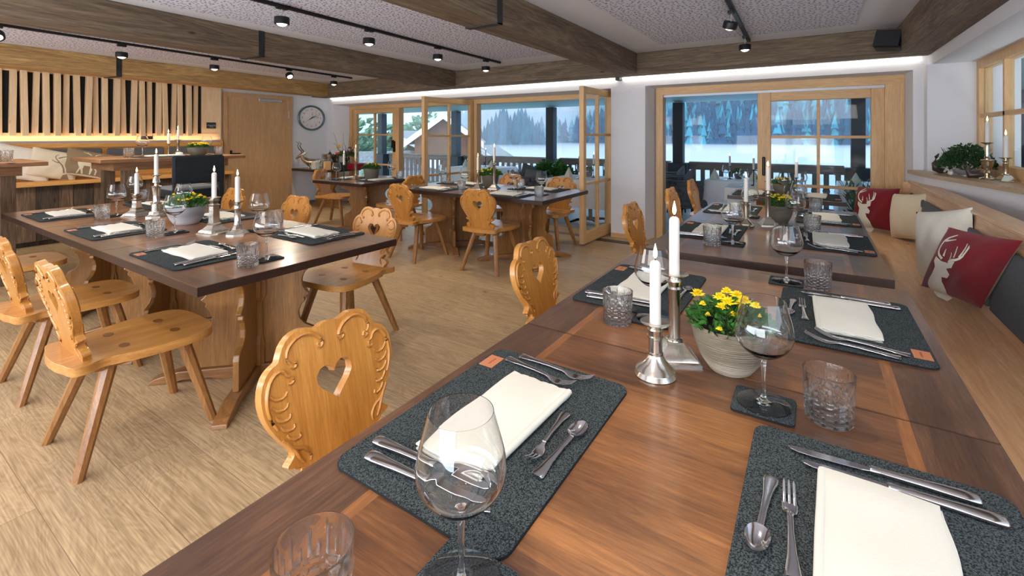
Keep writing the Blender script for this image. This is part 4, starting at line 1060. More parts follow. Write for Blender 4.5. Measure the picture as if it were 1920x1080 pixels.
def make_wine():
    t = thing('wine_glass', 'x', 'glass')
    MB().lathe([(.001, .0022), (.020, .0018), (.046, .0008), (.0475, .0006), (.048, .0012), (.046, .0024), (.02, .0046), (.008, .008), (.0045, .014)], 40, cap=False).build('foot', M['glass'], t, smooth=60, fix=False)
    MB().lathe([(.0045, .013), (.0036, .03), (.0036, .055), (.0042, .070), (.006, .0815), (.0075, .0852)], 16).build('stem', M['glass'], t, smooth=60, fix=False)
    o = smooth_loop([(.003, .086), (.018, .0885), (.034, .098), (.048, .113), (.0535, .128), (.0515, .146), (.047, .163), (.0415, .182), (.0360, .2015)], 2, False)
    inn = []
    for i, p in enumerate(o):
        q0, q1 = o[max(0, i - 1)], o[min(len(o) - 1, i + 1)]; dx, dz = q1[0] - q0[0], q1[1] - q0[1]; l_ = math.hypot(dx, dz)
        th = .0007 + .0045 * max(0, 1 - p[1] / .105 + .83) * (1 if p[1] < .105 else 0) * .5
        inn.append((max(.001, p[0] - dz / l_ * th), p[1] + dx / l_ * th))
    inn = [p for p in inn if p[0] > .004]
    MB().lathe([(.0008, .0855)] + o + inn[::-1] + [(.0008, inn[0][1])], 64, cap=False).build('bowl', M['glass'], t, smooth=35, fix=False)
    return t
def make_tumbler():
    t = thing('tumbler', 'x', 'tumbler'); n = 96; vs = []; fs = []
    zs = [0, .002, .006, .010, .014, .018, .022, .026, .030, .034, .038, .042, .046, .050, .056, .062, .068, .074, .080, .086, .091, .094]
    R0 = .0405; inner = [.094, .090, .06, .030, .016, .013]
    for z in zs:
        for k in range(n):
            a = 2 * PI * k / n; r_ = R0 + .0035 * z / .094
            if z < .002: r_ -= .003
            elif z < .050:
                u = a * 12 / PI / 2; v = z / .012
                d = abs(((u + v) % 1) - .5) * 2; d2 = abs(((u - v) % 1) - .5) * 2
                r_ += -.0034 * max(0, 1 - d * 2.0) - .0034 * max(0, 1 - d2 * 2.0)
            elif z < .082:
                u = (a * 24 / PI / 2) % 1; ln = .062 + .018 * (int(a * 24 / PI / 2) % 2); f = max(0, 1 - abs(u - .5) * 4.5)
                if z < ln + .001: r_ -= .0022 * f
            vs.append((r_ * math.cos(a), r_ * math.sin(a), z))
    for z in inner:
        for k in range(n):
            a = 2 * PI * k / n; r_ = (R0 + .0035 * z / .094 - .0032) if z > .02 else (.036 if z > .014 else .030); 
            if z >= .09: r_ = R0 + .0035 - (.0012 if z > .092 else .0026)
            vs.append((r_ * math.cos(a), r_ * math.sin(a), z))
    q = len(zs) + len(inner)
    for i in range(q - 1):
        for k in range(n):
            a, b = i * n + k, i * n + (k + 1) % n; fs.append((a, b, b + n, a + n))
    fs.append(tuple(reversed(range(n)))); fs.append(tuple(range((q - 1) * n, q * n)))
    MB().add(vs, fs).build('cut_crystal_body', M['crystal'], t, fix=False, smooth=28)
    return t
mat0, coa0, nap0, kni0, for0, dfo0, spo0, win0, tum0 = make_mat(), make_coaster(), make_napkin(), make_knife(), make_fork(), make_fork(.165, 3, 'dessert_fork'), make_spoon(), make_wine(), make_tumbler()
def setting(cx, cy, face, z, where, glass=(.32, .15), tum=(.37, .03), full=True, knives=True, skip=()):
    """person looks along FACE; r = to that person's right, w = away from them"""
    f = {'up': 0, 'down': PI, 'right': -PI / 2, 'left': PI / 2}[face] if isinstance(face, str) else face
    def P(r_, w, dz): return (cx + r_ * math.cos(f) - w * math.sin(f), cy + r_ * math.sin(f) + w * math.cos(f), z + dz)
    tb = .0056
    if 'mat' not in skip: place(mat0, P(0, 0, 0), f, 'felt placemat with leather tag ' + where, 'felt placemats')
    place(nap0, P(.0, .0, .0068), f + R(random.uniform(-3, 3)), 'folded white linen napkin ' + where, 'white linen napkins')
    if full:
        place(kni0, P(.200, -.005, tb), f + R(4), 'steel table knife at the outer edge ' + where, 'steel knives')
        place(kni0, P(.168, -.025, tb), f + R(3), 'steel table knife beside the napkin ' + where, 'steel knives')
        place(for0, P(-.226, .0, tb), f + R(-6), 'steel fork at the outer edge ' + where, 'steel forks')
        place(for0, P(-.190, -.022, tb), f + R(-10), 'steel fork beside the napkin ' + where, 'steel forks')
        place(dfo0, P(.0, .106, tb), f + R(-90 + 4), 'small steel dessert fork ' + where, 'dessert forks')
        place(spo0, P(.012, .140, tb), f + R(90 - 3), 'small steel dessert spoon ' + where, 'dessert spoons')
    if glass:
        place(coa0, P(glass[0], glass[1], 0), f, 'small charcoal felt coaster ' + where, 'felt coasters')
        place(win0, P(glass[0], glass[1], .006), 0, scale=(1.04, 1.04, 1.09), label='empty stemmed wine glass ' + where, group='stemmed wine glasses')
    if tum: place(tum0, P(tum[0], tum[1], 0), random.uniform(0, 1), 'cut crystal tumbler ' + where, 'cut crystal tumblers')
random.seed(21)
setting(-.505, .735, 'right', TT, 'at the front bench table, big carved chair place', (.298, .148), (.42, .035))
setting(-.515, 1.665, 'right', TT, 'at the front bench table, chair side, second place', (.275, .115), (.345, .03))
setting(.08, .745, 'left', TT, 'at the front bench table, bench side, first place', (.325, .165), (.345, .055))
setting(.08, 1.70, 'left', TT, 'at the front bench table, bench side, second place', (.32, .165), (.315, .066))
setting(-.50, 2.87, 'right', TT, 'at the middle bench table, chair side, first place', (.275, .155), (.345, .07))
setting(-.50, 3.80, 'right', TT, 'at the middle bench table, chair side, second place', (.28, .14), (.34, .06))
setting(.075, 2.92, 'left', TT, 'at the middle bench table, bench side, first place', (.32, .165), (.26, .08))
setting(.075, 3.72, 'left', TT, 'at the middle bench table, bench side, second place', (.30, .165), (.36, .06))
setting(-.47, 5.02, 'right', TT, 'at the last bench table in the window opening, chair side', (.17, .25), None, full=False)
setting(.03, 5.02, 'left', TT, 'at the last bench table in the window opening, bench side', (.19, .13), (-.16, .12), full=False)
setting(-2.42, 1.005, 'up', TT, 'at the big table front side, corner place', (.375, .135), (.41, .035))
setting(-3.41, 1.01, 'up', TT, 'at the big table front side, middle place', (.375, .155), (.40, .052))
setting(-4.38, 1.015, 'up', TT, 'at the big table front side, slat wall place', (.36, .18), (.42, .085))
setting(-2.36, 1.575, 'down', TT, 'at the big table far side, corner place', (.345, .11), (.40, -.02))
setting(-3.36, 1.575, 'down', TT, 'at the big table far side, middle place', (.345, .10), (.42, .05))
setting(-4.37, 1.575, 'down', TT, 'at the big table far side, slat wall place', (.35, .05), (.43, -.03), full=False)
setting(-2.42, 3.60, 'up', TT, 'at the open-door table front side, pot half', (.30, .17), (.33, .07))
setting(-3.30, 3.60, 'up', TT, 'at the open-door table front side, door leaf half', (.26, .18), (.30, .075))
setting(-2.34, 4.17, 'down', TT, 'at the open-door table far side, pot half', (.26, .13), (.25, .02), full=False)
setting(-3.30, 4.17, 'down', TT, 'at the open-door table far side, door leaf half', (.30, .10), (.34, .03), full=False)
setting(-4.50, 3.95, 'left', TT, 'at the small table near the clock, door side', (.28, .12), (.34, .04), full=False)
setting(-5.05, 3.95, 'right', TT, 'at the small table near the clock, wall side', (.28, .05), (.34, -.04), full=False)
setting(-5.48, 2.02, 'left', .99, 'on the high table beside the oak door, front side', None, None, full=False)
for x, y, lb in ((-5.75, 1.92, 'pillow end'), (-5.75, 2.52, 'door end')): place(win0, (x, y, .99), 0, 'empty stemmed wine glass on the high table, ' + lb, 'stemmed wine glasses')
for x, y, lb in ((-5.60, 1.76, 'on the high table beside the oak door, pillow end'), (-5.48, 2.52, 'on the high table beside the oak door, door end'), (-5.55, .93, 'on the high table cut by the picture edge')): place(tum0, (x, y, .99), 0, 'cut crystal tumbler ' + lb, 'cut crystal tumblers')
# ================================================================== CANDLES AND POTS
def make_candle(h=.145, r_=.0125, label='x'):
    t = thing('candle', label, 'candle')
    MB().lathe([(r_, 0), (r_, h - .010), (r_ * .82, h - .004), (r_ * .35, h)], 24).build('wax', M['wax'], t, smooth=40)
    MB().tube([(0, 0, h - .001), (.0005, 0, h + .008)], .0011, 5).build('wick', M['wick'], t)
    f = MB().lathe([(.0004, h + .004), (.0038, h + .009), (.0050, h + .015), (.0040, h + .023), (.0018, h + .032), (.0002, h + .039)], 14, cap=False).build('flame', M['flame_core'], t, smooth=180)
    return t
can14, can_s = make_candle(), make_candle(.115, .0115)
def sq(prof, m, mi=0):  # square stepped base (r, z) list
    vs = []; fs = []
    for r_, z in prof: vs += [(-r_, -r_, z), (r_, -r_, z), (r_, r_, z), (-r_, r_, z)]
    for i in range(len(prof) - 1):
        for k in range(4): a, b = i * 4 + k, i * 4 + (k + 1) % 4; fs.append((a, b, b + 4, a + 4))
    fs.append((3, 2, 1, 0)); n = len(vs); fs.append((n - 4, n - 3, n - 2, n - 1)); m.add(vs, fs, mi)
def candlestick(kind, h, label, mat='silver', n=32, wide=1.0):
    t = thing('candlestick', label, 'candlestick'); mt = M[mat]
    dish = [(.012, h - .012), (.017, h - .008), (.030, h - .003), (.034, h + .001), (.031, h + .001), (.016, h - .003), (.001, h - .003)]
    if kind == 'round':
        MB().lathe([(.001, 0), (.046, 0), (.047, .004), (.043, .010), (.041, .013), (.044, .015), (.037, .022), (.024, .034), (.018, .046), (.016, .05)], n).build('base', mt, t, smooth=45)
        MB().lathe([(.016, .048), (.0185, .050), (.0185, .054), (.0155, .056), (.0155, h - .038), (.018, h - .036), (.018, h - .031), (.0155, h - .029), (.0175, h - .016), (.0125, h - .011)], n).build('column', mt, t, smooth=45)
    elif kind == 'square':
        m = MB(); sq([(.052, 0), (.052, .005), (.046, .008), (.044, .012), (.030, .026), (.021, .038), (.018, .043)], m); m.build('base', mt, t, smooth=30)
        MB().lathe([(.019, .042), (.021, .045), (.019, .05), (.0145, .052), (.0138, h - .040), (.0165, h - .036), (.013, h - .031), (.0165, h - .018), (.012, h - .011)], n).build('column', mt, t, smooth=45)
    elif kind == 'tapered':
        m = MB(); sq([(.062, 0), (.062, .006), (.055, .010), (.052, .018), (.038, .030), (.026, .044), (.022, .05)], m); m.build('base', mt, t, smooth=30)
        m = MB(); sq([(.025, .048), (.026, .056), (.020, .060), (.0175, h - .05), (.022, h - .042), (.013, h - .034), (.020, h - .016), (.014, h - .010)], m); m.build('column', mt, t, smooth=30)
    elif kind == 'hex':
        MB().lathe([(.001, 0), (.062, 0), (.062, .006), (.052, .014), (.032, .028), (.022, .046), (.018, .05)], 8).build('base', mt, t, smooth=25)
        MB().lathe([(.019, .048), (.022, .052), (.017, .058), (.0155, h - .05), (.020, h - .04), (.016, h - .034), (.019, h - .016), (.013, h - .011)], n).build('column', mt, t, smooth=45)
    elif kind == 'baluster':
        MB().lathe([(.001, 0), (.062, 0), (.062, .008), (.055, .013), (.044, .020), (.040, .034), (.036, .040)], 8).build('base', mt, t, smooth=25)
        MB().lathe([(.030, .038), (.030, .09), (.034, .094), (.022, .102), (.019, .112), (.026, .20), (.030, .208), (.014, .215), (.012, .225), (.024, .235), (.020, h - .03), (.012, h - .011)], 16).build('column', mt, t, smooth=35)
    elif kind == 'urn':
        MB().lathe([(.001, 0), (.050, 0), (.052, .004), (.046, .010), (.038, .014), (.028, .018), (.012, .026), (.018, .036), (.022, .046), (.016, .056), (.010, .062)], n).build('base', mt, t, smooth=45)
        MB().lathe([(.010, .060), (.016, .068), (.026, .084), (.032, .108), (.033, .125), (.036, .129), (.034, .134), (.016, .138), (.018, .15), (.012, .156), (.014, h - .02), (.012, h - .011)], n).build('column', mt, t, smooth=45)
    else:
        MB().lathe([(.001, 0), (.036, 0), (.036, .003), (.030, .006), (.012, .012), (.006, .02)], n).build('base', mt, t, smooth=45)
        MB().lathe([(.006, .018), (.0055, h - .02), (.010, h - .012)], 14).build('column', mt, t, smooth=45)
        dish = [(.010, h - .013), (.018, h - .005), (.022, h), (.019, h), (.001, h - .003)]
    MB().lathe(dish, n).build('drip_dish', mt, t, smooth=45)
    t['cup'] = h - .003
    return t
def lit(kind, x, y, z, h, lab, where, mat='silver', rz=0, short=False):
    c = candlestick(kind, h, lab + ' ' + where, mat); c.location = (x, y, z); c.rotation_euler = (0, 0, rz)
    place(can_s if short else can14, (x, y, z + h - .003), 0, 'lit white candle in the ' + lab.split(',')[0] + ' ' + where, 'lit white candles')
lit('round', -.305, 1.075, TT, .122, 'short round silver candlestick', 'on the front bench table', rz=0)
lit('square', -.290, 1.188, TT, .208, 'tall silver candlestick, square base', 'on the front bench table', rz=R(28))
lit('round', -.345, 3.16, TT, .150, 'short old brass candlestick', 'on the middle bench table', 'brass')
lit('square', -.235, 3.27, TT, .215, 'tall silver candlestick, square base', 'on the middle bench table', rz=R(20))
lit('thin', -.36, 4.92, TT, .13, 'dark slender candlestick', 'on the last bench table', 'steel_dark')
lit('thin', -.13, 5.0, TT, .17, 'tall slender candlestick', 'on the last bench table', 'silver')
lit('tapered', -3.90, 1.27, TT, .155, 'short square silver candlestick', 'by the middle tumbler, big table', rz=R(20))
lit('baluster', -3.75, 1.33, TT, .285, 'tall baluster candlestick', 'in the middle of the big table')
lit('tapered', -2.845, 1.285, TT, .202, 'square tapered candlestick', 'nearer the white pot on the big table', rz=R(10))
lit('hex', -2.71, 1.345, TT, .182, 'round column candlestick', 'by the corner place, big table')
lit('square', -2.93, 3.86, TT, .19, 'short silver candlestick', 'before the yellow pot of the open-door table', rz=R(10))
lit('square', -2.80, 3.97, TT, .29, 'tall silver candlestick', 'beside the yellow pot of the open-door table', rz=R(10))
lit('thin', -4.92, 3.72, TT, .19, 'dark slender candlestick', 'on the small table near the clock', 'steel_dark')
lit('square', -4.86, 3.85, TT, .26, 'tall silver candlestick', 'on the small table near the clock')
lit('thin', -5.70, 2.13, .99, .13, 'short slender candlestick', 'on the high table', 'brass', short=True)
lit('square', -5.76, 2.24, .99, .17, 'tall column candlestick', 'on the high table', 'brass', short=True)

def leaf_cloud(m, n, rad, z0, z1, ls, squash=1.0, mi=0, seed=1, up=.3):
    rnd = random.Random(seed)
    for _ in range(n):
        a = rnd.uniform(0, 2 * PI); rr = rad * math.sqrt(rnd.random()); z = z0 + (z1 - z0) * (1 - (rr / rad) ** 2 * .75) * rnd.uniform(.45, 1)
        p = Vector((rr * math.cos(a), rr * math.sin(a), z)); d = Vector((math.cos(a) * rnd.uniform(.3, 1), math.sin(a) * rnd.uniform(.3, 1), rnd.uniform(-.3, .8) + up)).normalized()
        s = d.cross(Vector((rnd.uniform(-1, 1), rnd.uniform(-1, 1), rnd.uniform(-.2, 1)))).normalized(); l_ = ls * rnd.uniform(.7, 1.3); w = l_ * .34
        nrm = s.cross(d) * l_ * .12
        m.add([p, p + d * l_ * .45 + s * w + nrm, p + d * l_, p + d * l_ * .45 - s * w + nrm, p + d * l_ * .5 - nrm * .6], [(0, 4, 1), (1, 4, 2), (2, 4, 3), (3, 4, 0)], mi)
def flower(m, c, r_, mi, seed, layers=3, petals=14):
    rnd = random.Random(seed); c = Vector(c)
    for l_ in range(layers):
        for k in range(petals - 2 * l_):
            a = 2 * PI * (k + .5 * (l_ % 2)) / (petals - 2 * l_) + rnd.uniform(-.1, .1); el = R(8 + 28 * l_) + rnd.uniform(-.12, .12); q = r_ * (1 - .2 * l_) * rnd.uniform(.85, 1.08)
            d = Vector((math.cos(a) * math.cos(el), math.sin(a) * math.cos(el), math.sin(el))); s = Vector((-math.sin(a), math.cos(a), 0)) * q * .17
            b = c + Vector((0, 0, .002 * l_)); up = Vector((0, 0, .0012))
            m.add([b, b + d * q * .55 + s, b + d * q, b + d * q * .55 - s, b + d * q * .55 + up * 2], [(0, 1, 4), (1, 2, 4), (2, 3, 4), (3, 0, 4)], mi)
    m.lathe([(.001, .006), (r_ * .28, .004), (r_ * .22, .0)], 8, c=c, mi=mi)
def flower_pot(mat, r0, r1, h, label, loc, leaf='leaf', flowers=(), fsize=.014, leaves=420, ls=.020, spread=1.0, top=.07, seed=1, cat='flower pot', fmat='yellow'):
    t = thing('potted_chrysanthemum', label, cat, loc)
    MB().lathe([(.001, 0), (r0 * .9, 0), (r0, .004), (r0 + (r1 - r0) * .45, h * .28), (r0 + (r1 - r0) * .8, h * .6), (r1, h), (r1 - .002, h + .003), (r1 - .006, h + .001), (r0 + (r1 - r0) * .78 - .006, h * .6), (.02, h * .55), (.001, h * .55)], 40).build('pot', M[mat], t, smooth=60)
    MB().lathe([(.001, h * .86), (r1 - .008, h * .86), (r1 - .010, h * .8)], 24).build('soil', M['soil'], t)
    m = MB(); leaf_cloud(m, leaves, r1 * spread, h * .88, h + top, ls, seed=seed)
    rnd = random.Random(seed + 5)
    for _ in range(10):
        a = rnd.uniform(0, 2 * PI); m.tube([(0, 0, h * .8), (r1 * .5 * math.cos(a), r1 * .5 * math.sin(a), h + top * .7)], .0012, 4)
    m.build('foliage', M[leaf], t)
    for k, (x, y, z, s) in enumerate(flowers):
        m = MB(); flower(m, (x, y, h + z), s, 0, seed + k); m.build('blossom', M[fmat], t)
    return t
def rf(seed, n, rad, z0, z1, s):
    r_ = random.Random(seed); o = []
    for _ in range(n):
        a = r_.uniform(0, 2 * PI); q = rad * math.sqrt(r_.random()); o.append((q * math.cos(a), q * math.sin(a), r_.uniform(z0, z1), s * r_.uniform(.6, 1.15)))
    return o
fl = [(-.075, .01, .050, .020), (-.055, -.03, .042, .009), (-.02, -.01, .058, .019), (.0, -.02, .052, .023), (-.012, -.035, .044, .017), (.028, .0, .056, .020), (.012, .02, .060, .018), (.055, -.02, .056, .014), (.012, -.045, .036, .009), (-.012, .03, .062, .016), (-.01, -.085, .012, .009), (-.04, -.05, .026, .007), (.065, -.035, .04, .005)]
flower_pot('pot_beige', .048, .088, .108, 'beige and cream ribbed pot with yellow chrysanthemums on the front bench table', (-.165, 1.20, TT), flowers=fl, leaves=520, seed=2, top=.055)
flower_pot('pot_grey', .052, .082, .105, 'grey pot with small yellow blooms on the middle bench table', (-.185, 3.42, TT), flowers=rf(4, 26, .075, .035, .065, .014), leaves=420, seed=3, top=.06)
flower_pot('pot_grey', .052, .082, .095, 'grey pot with yellow blooms on the last bench table in the opening', (-.25, 5.12, TT), flowers=rf(6, 22, .085, .035, .06, .013), leaves=380, seed=4, top=.06)
flower_pot('pot_white', .066, .108, .11, 'pale grey round bowl with yellow blooms on the big table', (-3.30, 1.33, TT), flowers=rf(8, 20, .10, .04, .075, .015), leaves=520, ls=.024, seed=5, top=.075)
flower_pot('pot_grey', .065, .095, .13, 'grey pot with yellow blooms on the open-door table', (-2.93, 4.08, TT), flowers=rf(10, 14, .12, .03, .07, .024), leaves=420, ls=.03, seed=6, top=.07, spread=1.2)
flower_pot('pot_grey', .075, .10, .14, 'grey pot with few yellow blooms on the small table near the clock', (-4.73, 3.99, TT), flowers=rf(12, 7, .06, .03, .07, .024), leaves=360, ls=.03, seed=7, top=.05)
flower_pot('pot_grey', .07, .10, .085, 'low grey pot with dense yellow blooms on the high table', (-5.63, 2.38, .99), flowers=rf(14, 34, .10, .02, .05, .018), leaves=420, ls=.022, seed=8, top=.04)

# ================================================================== CORNER SIDE TABLE BELOW THE CLOCK
t = thing('side_table', 'dark topped side table with carved wooden base in the clock corner', 'table', (-6.96, 4.92, 0))
MB().box(-.50, .46, -.34, .34, .612, .65, bv=.004).build('tabletop', M['edge'], t)
MB().prism([(-.28, .04), (-.28, .2), (-.18, .3), (-.28, .42), (-.28, .612), (.28, .612), (.28, .42), (.18, .3), (.28, .2), (.28, .04)], -.02, .02, 'XZ').build('pedestal', M['pedestal'], t)
MB().prism([(-.42, 0), (-.30, .05), (.30, .05), (.42, 0)], -.05, .05, 'XZ').build('foot', M['foot'], t)
# antelope head bottle cradle
t = thing('antelope_ornament', 'silver antelope head with long curved horns on the side table', 'ornament', (-7.13, 4.69, .65), R(33)); t.scale = (1.12,) * 3
MB().lathe([(.001, 0), (.05, 0), (.045, .01), (.015, .02), (.012, .05), (.03, .07)], 20).build('stand', M['silver'], t, smooth=50)
m = MB(); m.tube([(.18, 0, .12), (.10, 0, .10), (.0, 0, .10), (-.07, 0, .14), (-.10, 0, .20)], [.03, .05, .055, .04, .028], 14); m.build('body', M['silver'], t, smooth=60)
m = MB(); m.tube([(-.07, 0, .23), (-.12, 0, .205), (-.17, 0, .165), (-.19, 0, .15)], [.022, .026, .016, .011], 12); m.build('head', M['silver'], t, smooth=60)
for s in (-1, 1):
    MB().tube([(-.10, .015 * s, .225), (-.09, .03 * s, .26), (-.13, .04 * s, .30), (-.15, .035 * s, .345), (-.13, .04 * s, .375), (-.17, .045 * s, .41)], [.009, .008, .0075, .006, .005, .002], 8).build('horn', M['horn'], t, smooth=60)
    MB().prism([(0, 0), (.05, .035), (.06, .02), (.02, -.01)], -.003, .003, 'XZ').xf(Matrix.Translation((-.09, .03 * s, .215)), 0).build('ear', M['silver'], t)
o = MB().box(-.048, .048, -.05, .05, 0, .13, bv=.01).build('linen_wrap', M['linen'], None); o.location = (-6.885, 4.65, .65); tag(o, 'white folded cloth standing between antelope head and glasses on the side table', 'cloth')
t = thing('wine_cooler', 'round silver drinks cooler behind the antelope head on the side table', 'cooler', (-6.98, 5.03, .65))
MB().lathe([(.001, 0), (.14, 0), (.15, .02), (.165, .22), (.17, .24), (.162, .24), (.145, .03), (.001, .03)], 32).build('bowl', M['silver'], t, smooth=50)
MB().tube([(.165, 0, .2), (.2, 0, .19), (.2, 0, .14), (.16, 0, .12)], .006, 6).build('ring_handle', M['silver'], t)
t = thing('wine_bottle', 'dark bottle with pale label standing in the silver cooler', 'bottle', (-6.99, 5.0, .69))
MB().lathe([(.001, 0), (.036, 0), (.037, .01), (.037, .17), (.03, .20), (.013, .23), (.012, .27), (.001, .27)], 20).build('body', M['bottle'], t, smooth=50)
MB().lathe([(.0376, .09), (.0376, .15)], 20, cap=False).build('label_band', M['cream_fabric'], t)
MB().lathe([(.0135, .235), (.0135, .275), (.001, .276)], 14).build('capsule', M['grey_metal'], t)
flute = thing('champagne_flute', 'x', 'glass')
MB().lathe([(.03, 0), (.03, .002), (.004, .006), (.0035, .06), (.016, .085), (.024, .12), (.022, .17)], 16, cap=False).build('bowl', M['glass_thin'], flute, smooth=60)
MB().lathe([(.001, 0), (.03, 0), (.03, .002), (.004, .006), (.0035, .06)], 12).build('stem', M['glass'], flute, smooth=60)
for k in range(12):
    place(flute, (-6.80 + (k % 3) * .063, 4.615 + (k // 3) * .063, .65), 0, 'clear stemmed glass grouped on the side table in the corner', 'glasses on the side table')
for k in range(7):
    o = MB().box(-.09, .09, -.11, .11, 0, .015, bv=.002).build('menu_book', M['menu']); o.location = (-6.53 + .004 * (k % 3), 4.86, .65 + k * .0165); tag(o, 'dark green menu in the flat pile on the side table', 'menu', 'menus in the flat pile')
    MB().box(-.088, .086, -.108, .108, .003, .012).build('pages', M['linen'], o)
t = thing('wooden_stand', 'upright light wooden block beside the pile of dark menus', 'block', (-6.60, 4.67, .65)); MB().box(-.02, .02, -.06, .06, 0, .14, bv=.004).build('board', M['frame'], t)
for k in range(3):
    o = MB().box(-.11, .11, -.1, .1, 0, .032, bv=.003).build('red_folder', M['red_box']); o.location = (-6.36 + .01 * k, 5.02, .65 + k * .034); o.rotation_euler = (0, 0, R(-6)); tag(o, 'crimson menu folder stacked beside the dark menus, %s of three' % ('bottom', 'middle', 'top')[k], 'folder')
# flower arrangement
t = thing('flower_arrangement', 'wild arrangement of twigs with yellow, purple and orange flowers in a glass vase', 'flowers', (-6.70, 5.13, .65))
MB().lathe([(.001, 0), (.05, 0), (.05, .17), (.04, .18)], 18, cap=False).build('vase', M['glass'], t, smooth=60)
m = MB(); leaf_cloud(m, 170, .15, .17, .30, .045, seed=31); m.build('foliage', M['leaf'], t)
m = MB(); rnd = random.Random(9)
for k in range(9):
    a = rnd.uniform(0, 2 * PI); p = [(0, 0, .1)]
    for j in range(1, 7): p.append((p[-1][0] + .045 * math.cos(a) + rnd.uniform(-.03, .03), p[-1][1] + .03 * math.sin(a) + rnd.uniform(-.015, .015), .1 + .085 * j + rnd.uniform(-.03, .03) - (.03 * j if k % 3 == 0 else 0)))
    m.tube(smooth3 if False else p, [.005, .004, .0035, .003, .0025, .002, .0012], 5)
m.build('twigs', M['branch'], t)
for k, (x, y, z, s, c) in enumerate([(-.13, -.08, .31, .05, 'yellow'), (-.07, -.1, .34, .045, 'yellow'), (.06, -.1, .24, .055, 'purple'), (.13, -.08, .22, .05, 'purple'), (.1, -.02, .3, .045, 'purple'), (-.12, -.12, .20, .05, 'orange'), (-.04, -.14, .21, .045, 'orange'), (.17, -.03, .26, .04, 'purple')]):
    m = MB(); flower(m, (x + .05, y - .04, z + .04), s * 1.15, 0, 40 + k, 4, 16); m.build('blossom', M[c], t)

# ================================================================== NICHE DECOR
SZ = .905
t = thing('boxwood_bowl', 'dark bowl of clipped boxwood on the window niche sill', 'plant', (.95, 4.72, SZ))
MB().lathe([(.001, 0), (.04, 0), (.04, .006), (.075, .03), (.085, .05), (.078, .05), (.001, .03)], 24).build('bowl', M['grey_metal'], t, smooth=50)
m = MB(); leaf_cloud(m, 1900, .17, .03, .26, .024, seed=17, up=.25); rnd = random.Random(3)
for _ in range(26):
    a = rnd.uniform(0, 2 * PI); m.tube([(0, 0, .03), (.08 * math.cos(a), .08 * math.sin(a), .09), (.15 * math.cos(a), .15 * math.sin(a), .15 + rnd.uniform(0, .08))], .0016, 4)
m.build('foliage', M['leaf_dark'], t); t.scale = (.92, .92, .92)
t = thing('horn_ornament', 'dark polished horn curving up at the end of the niche sill', 'ornament', (.845, 4.93, SZ), R(25))
MB().tube([(.05, 0, .02), (.0, 0, .022), (-.035, 0, .035), (-.042, 0, .08), (-.03, 0, .13), (-.012, 0, .155)], [.016, .026, .024, .018, .012, .004], 12).build('horn', M['horn'], t, smooth=60)
MB().tube([(.05, 0, .02), (.07, 0, .04), (.062, 0, .07), (.055, 0, .085)], [.016, .014, .008, .002], 10).build('short_tine', M['horn'], t, smooth=60)
t = thing('antler_base_ornament', 'dark polished horn stub beside the boxwood bowl on the sill', 'ornament', (.95, 4.52, SZ), R(-10))
MB().tube([(.05, 0, .02), (.02, 0, .025), (-.02, 0, .022), (-.03, 0, .05), (-.028, 0, .085)], [.016, .022, .026, .014, .009], 12).build('horn', M['horn'], t, smooth=60)
t = thing('ribboned_roll', 'white roll tied with a ribbon lying before the boxwood bowl', 'linen roll', (.87, 4.72, SZ), R(-15))
MB().loft([(-.055, 0, .016, .010, .010), (-.04, 0, .02, .02, .018), (0, 0, .018, .02, .017), (.03, 0, .014, .010, .010)], n=12).build('cloth', M['linen'], t, smooth=60)
MB().lathe([(.011, -.004), (.012, .004)], 12).xf(Matrix.Rotation(PI / 2, 4, 'X') @ Matrix.Translation((0, .014, -.02))).build('band', M['red_fabric'], t)
for s in (-1, 1): MB().tube([(0, .03, .014), (.03 * s, .055, .045), (.045 * s, .07, .02)], [.004, .012, .008], 6).build('ribbon_loop', M['linen'], t, smooth=60)
t = thing('carving_knife', 'slim dark knife lying on the niche sill beside the candlesticks', 'knife', (1.045, 3.62, SZ), R(15)); MB().box(-.008, .008, -.10, .02, .001, .008, bv=.002).build('handle', M['horn'], t); MB().box(-.008, .008, .02, .12, .002, .004).build('blade', M['cutlery'], t)
lit('urn', .995, 4.42, SZ, .25, 'tall urn shaped silver candlestick', 'on the niche sill', 'brass')
lit('square', 1.04, 4.24, SZ, .155, 'low gilt silver candlestick', 'on the niche sill', 'brass', rz=R(12))

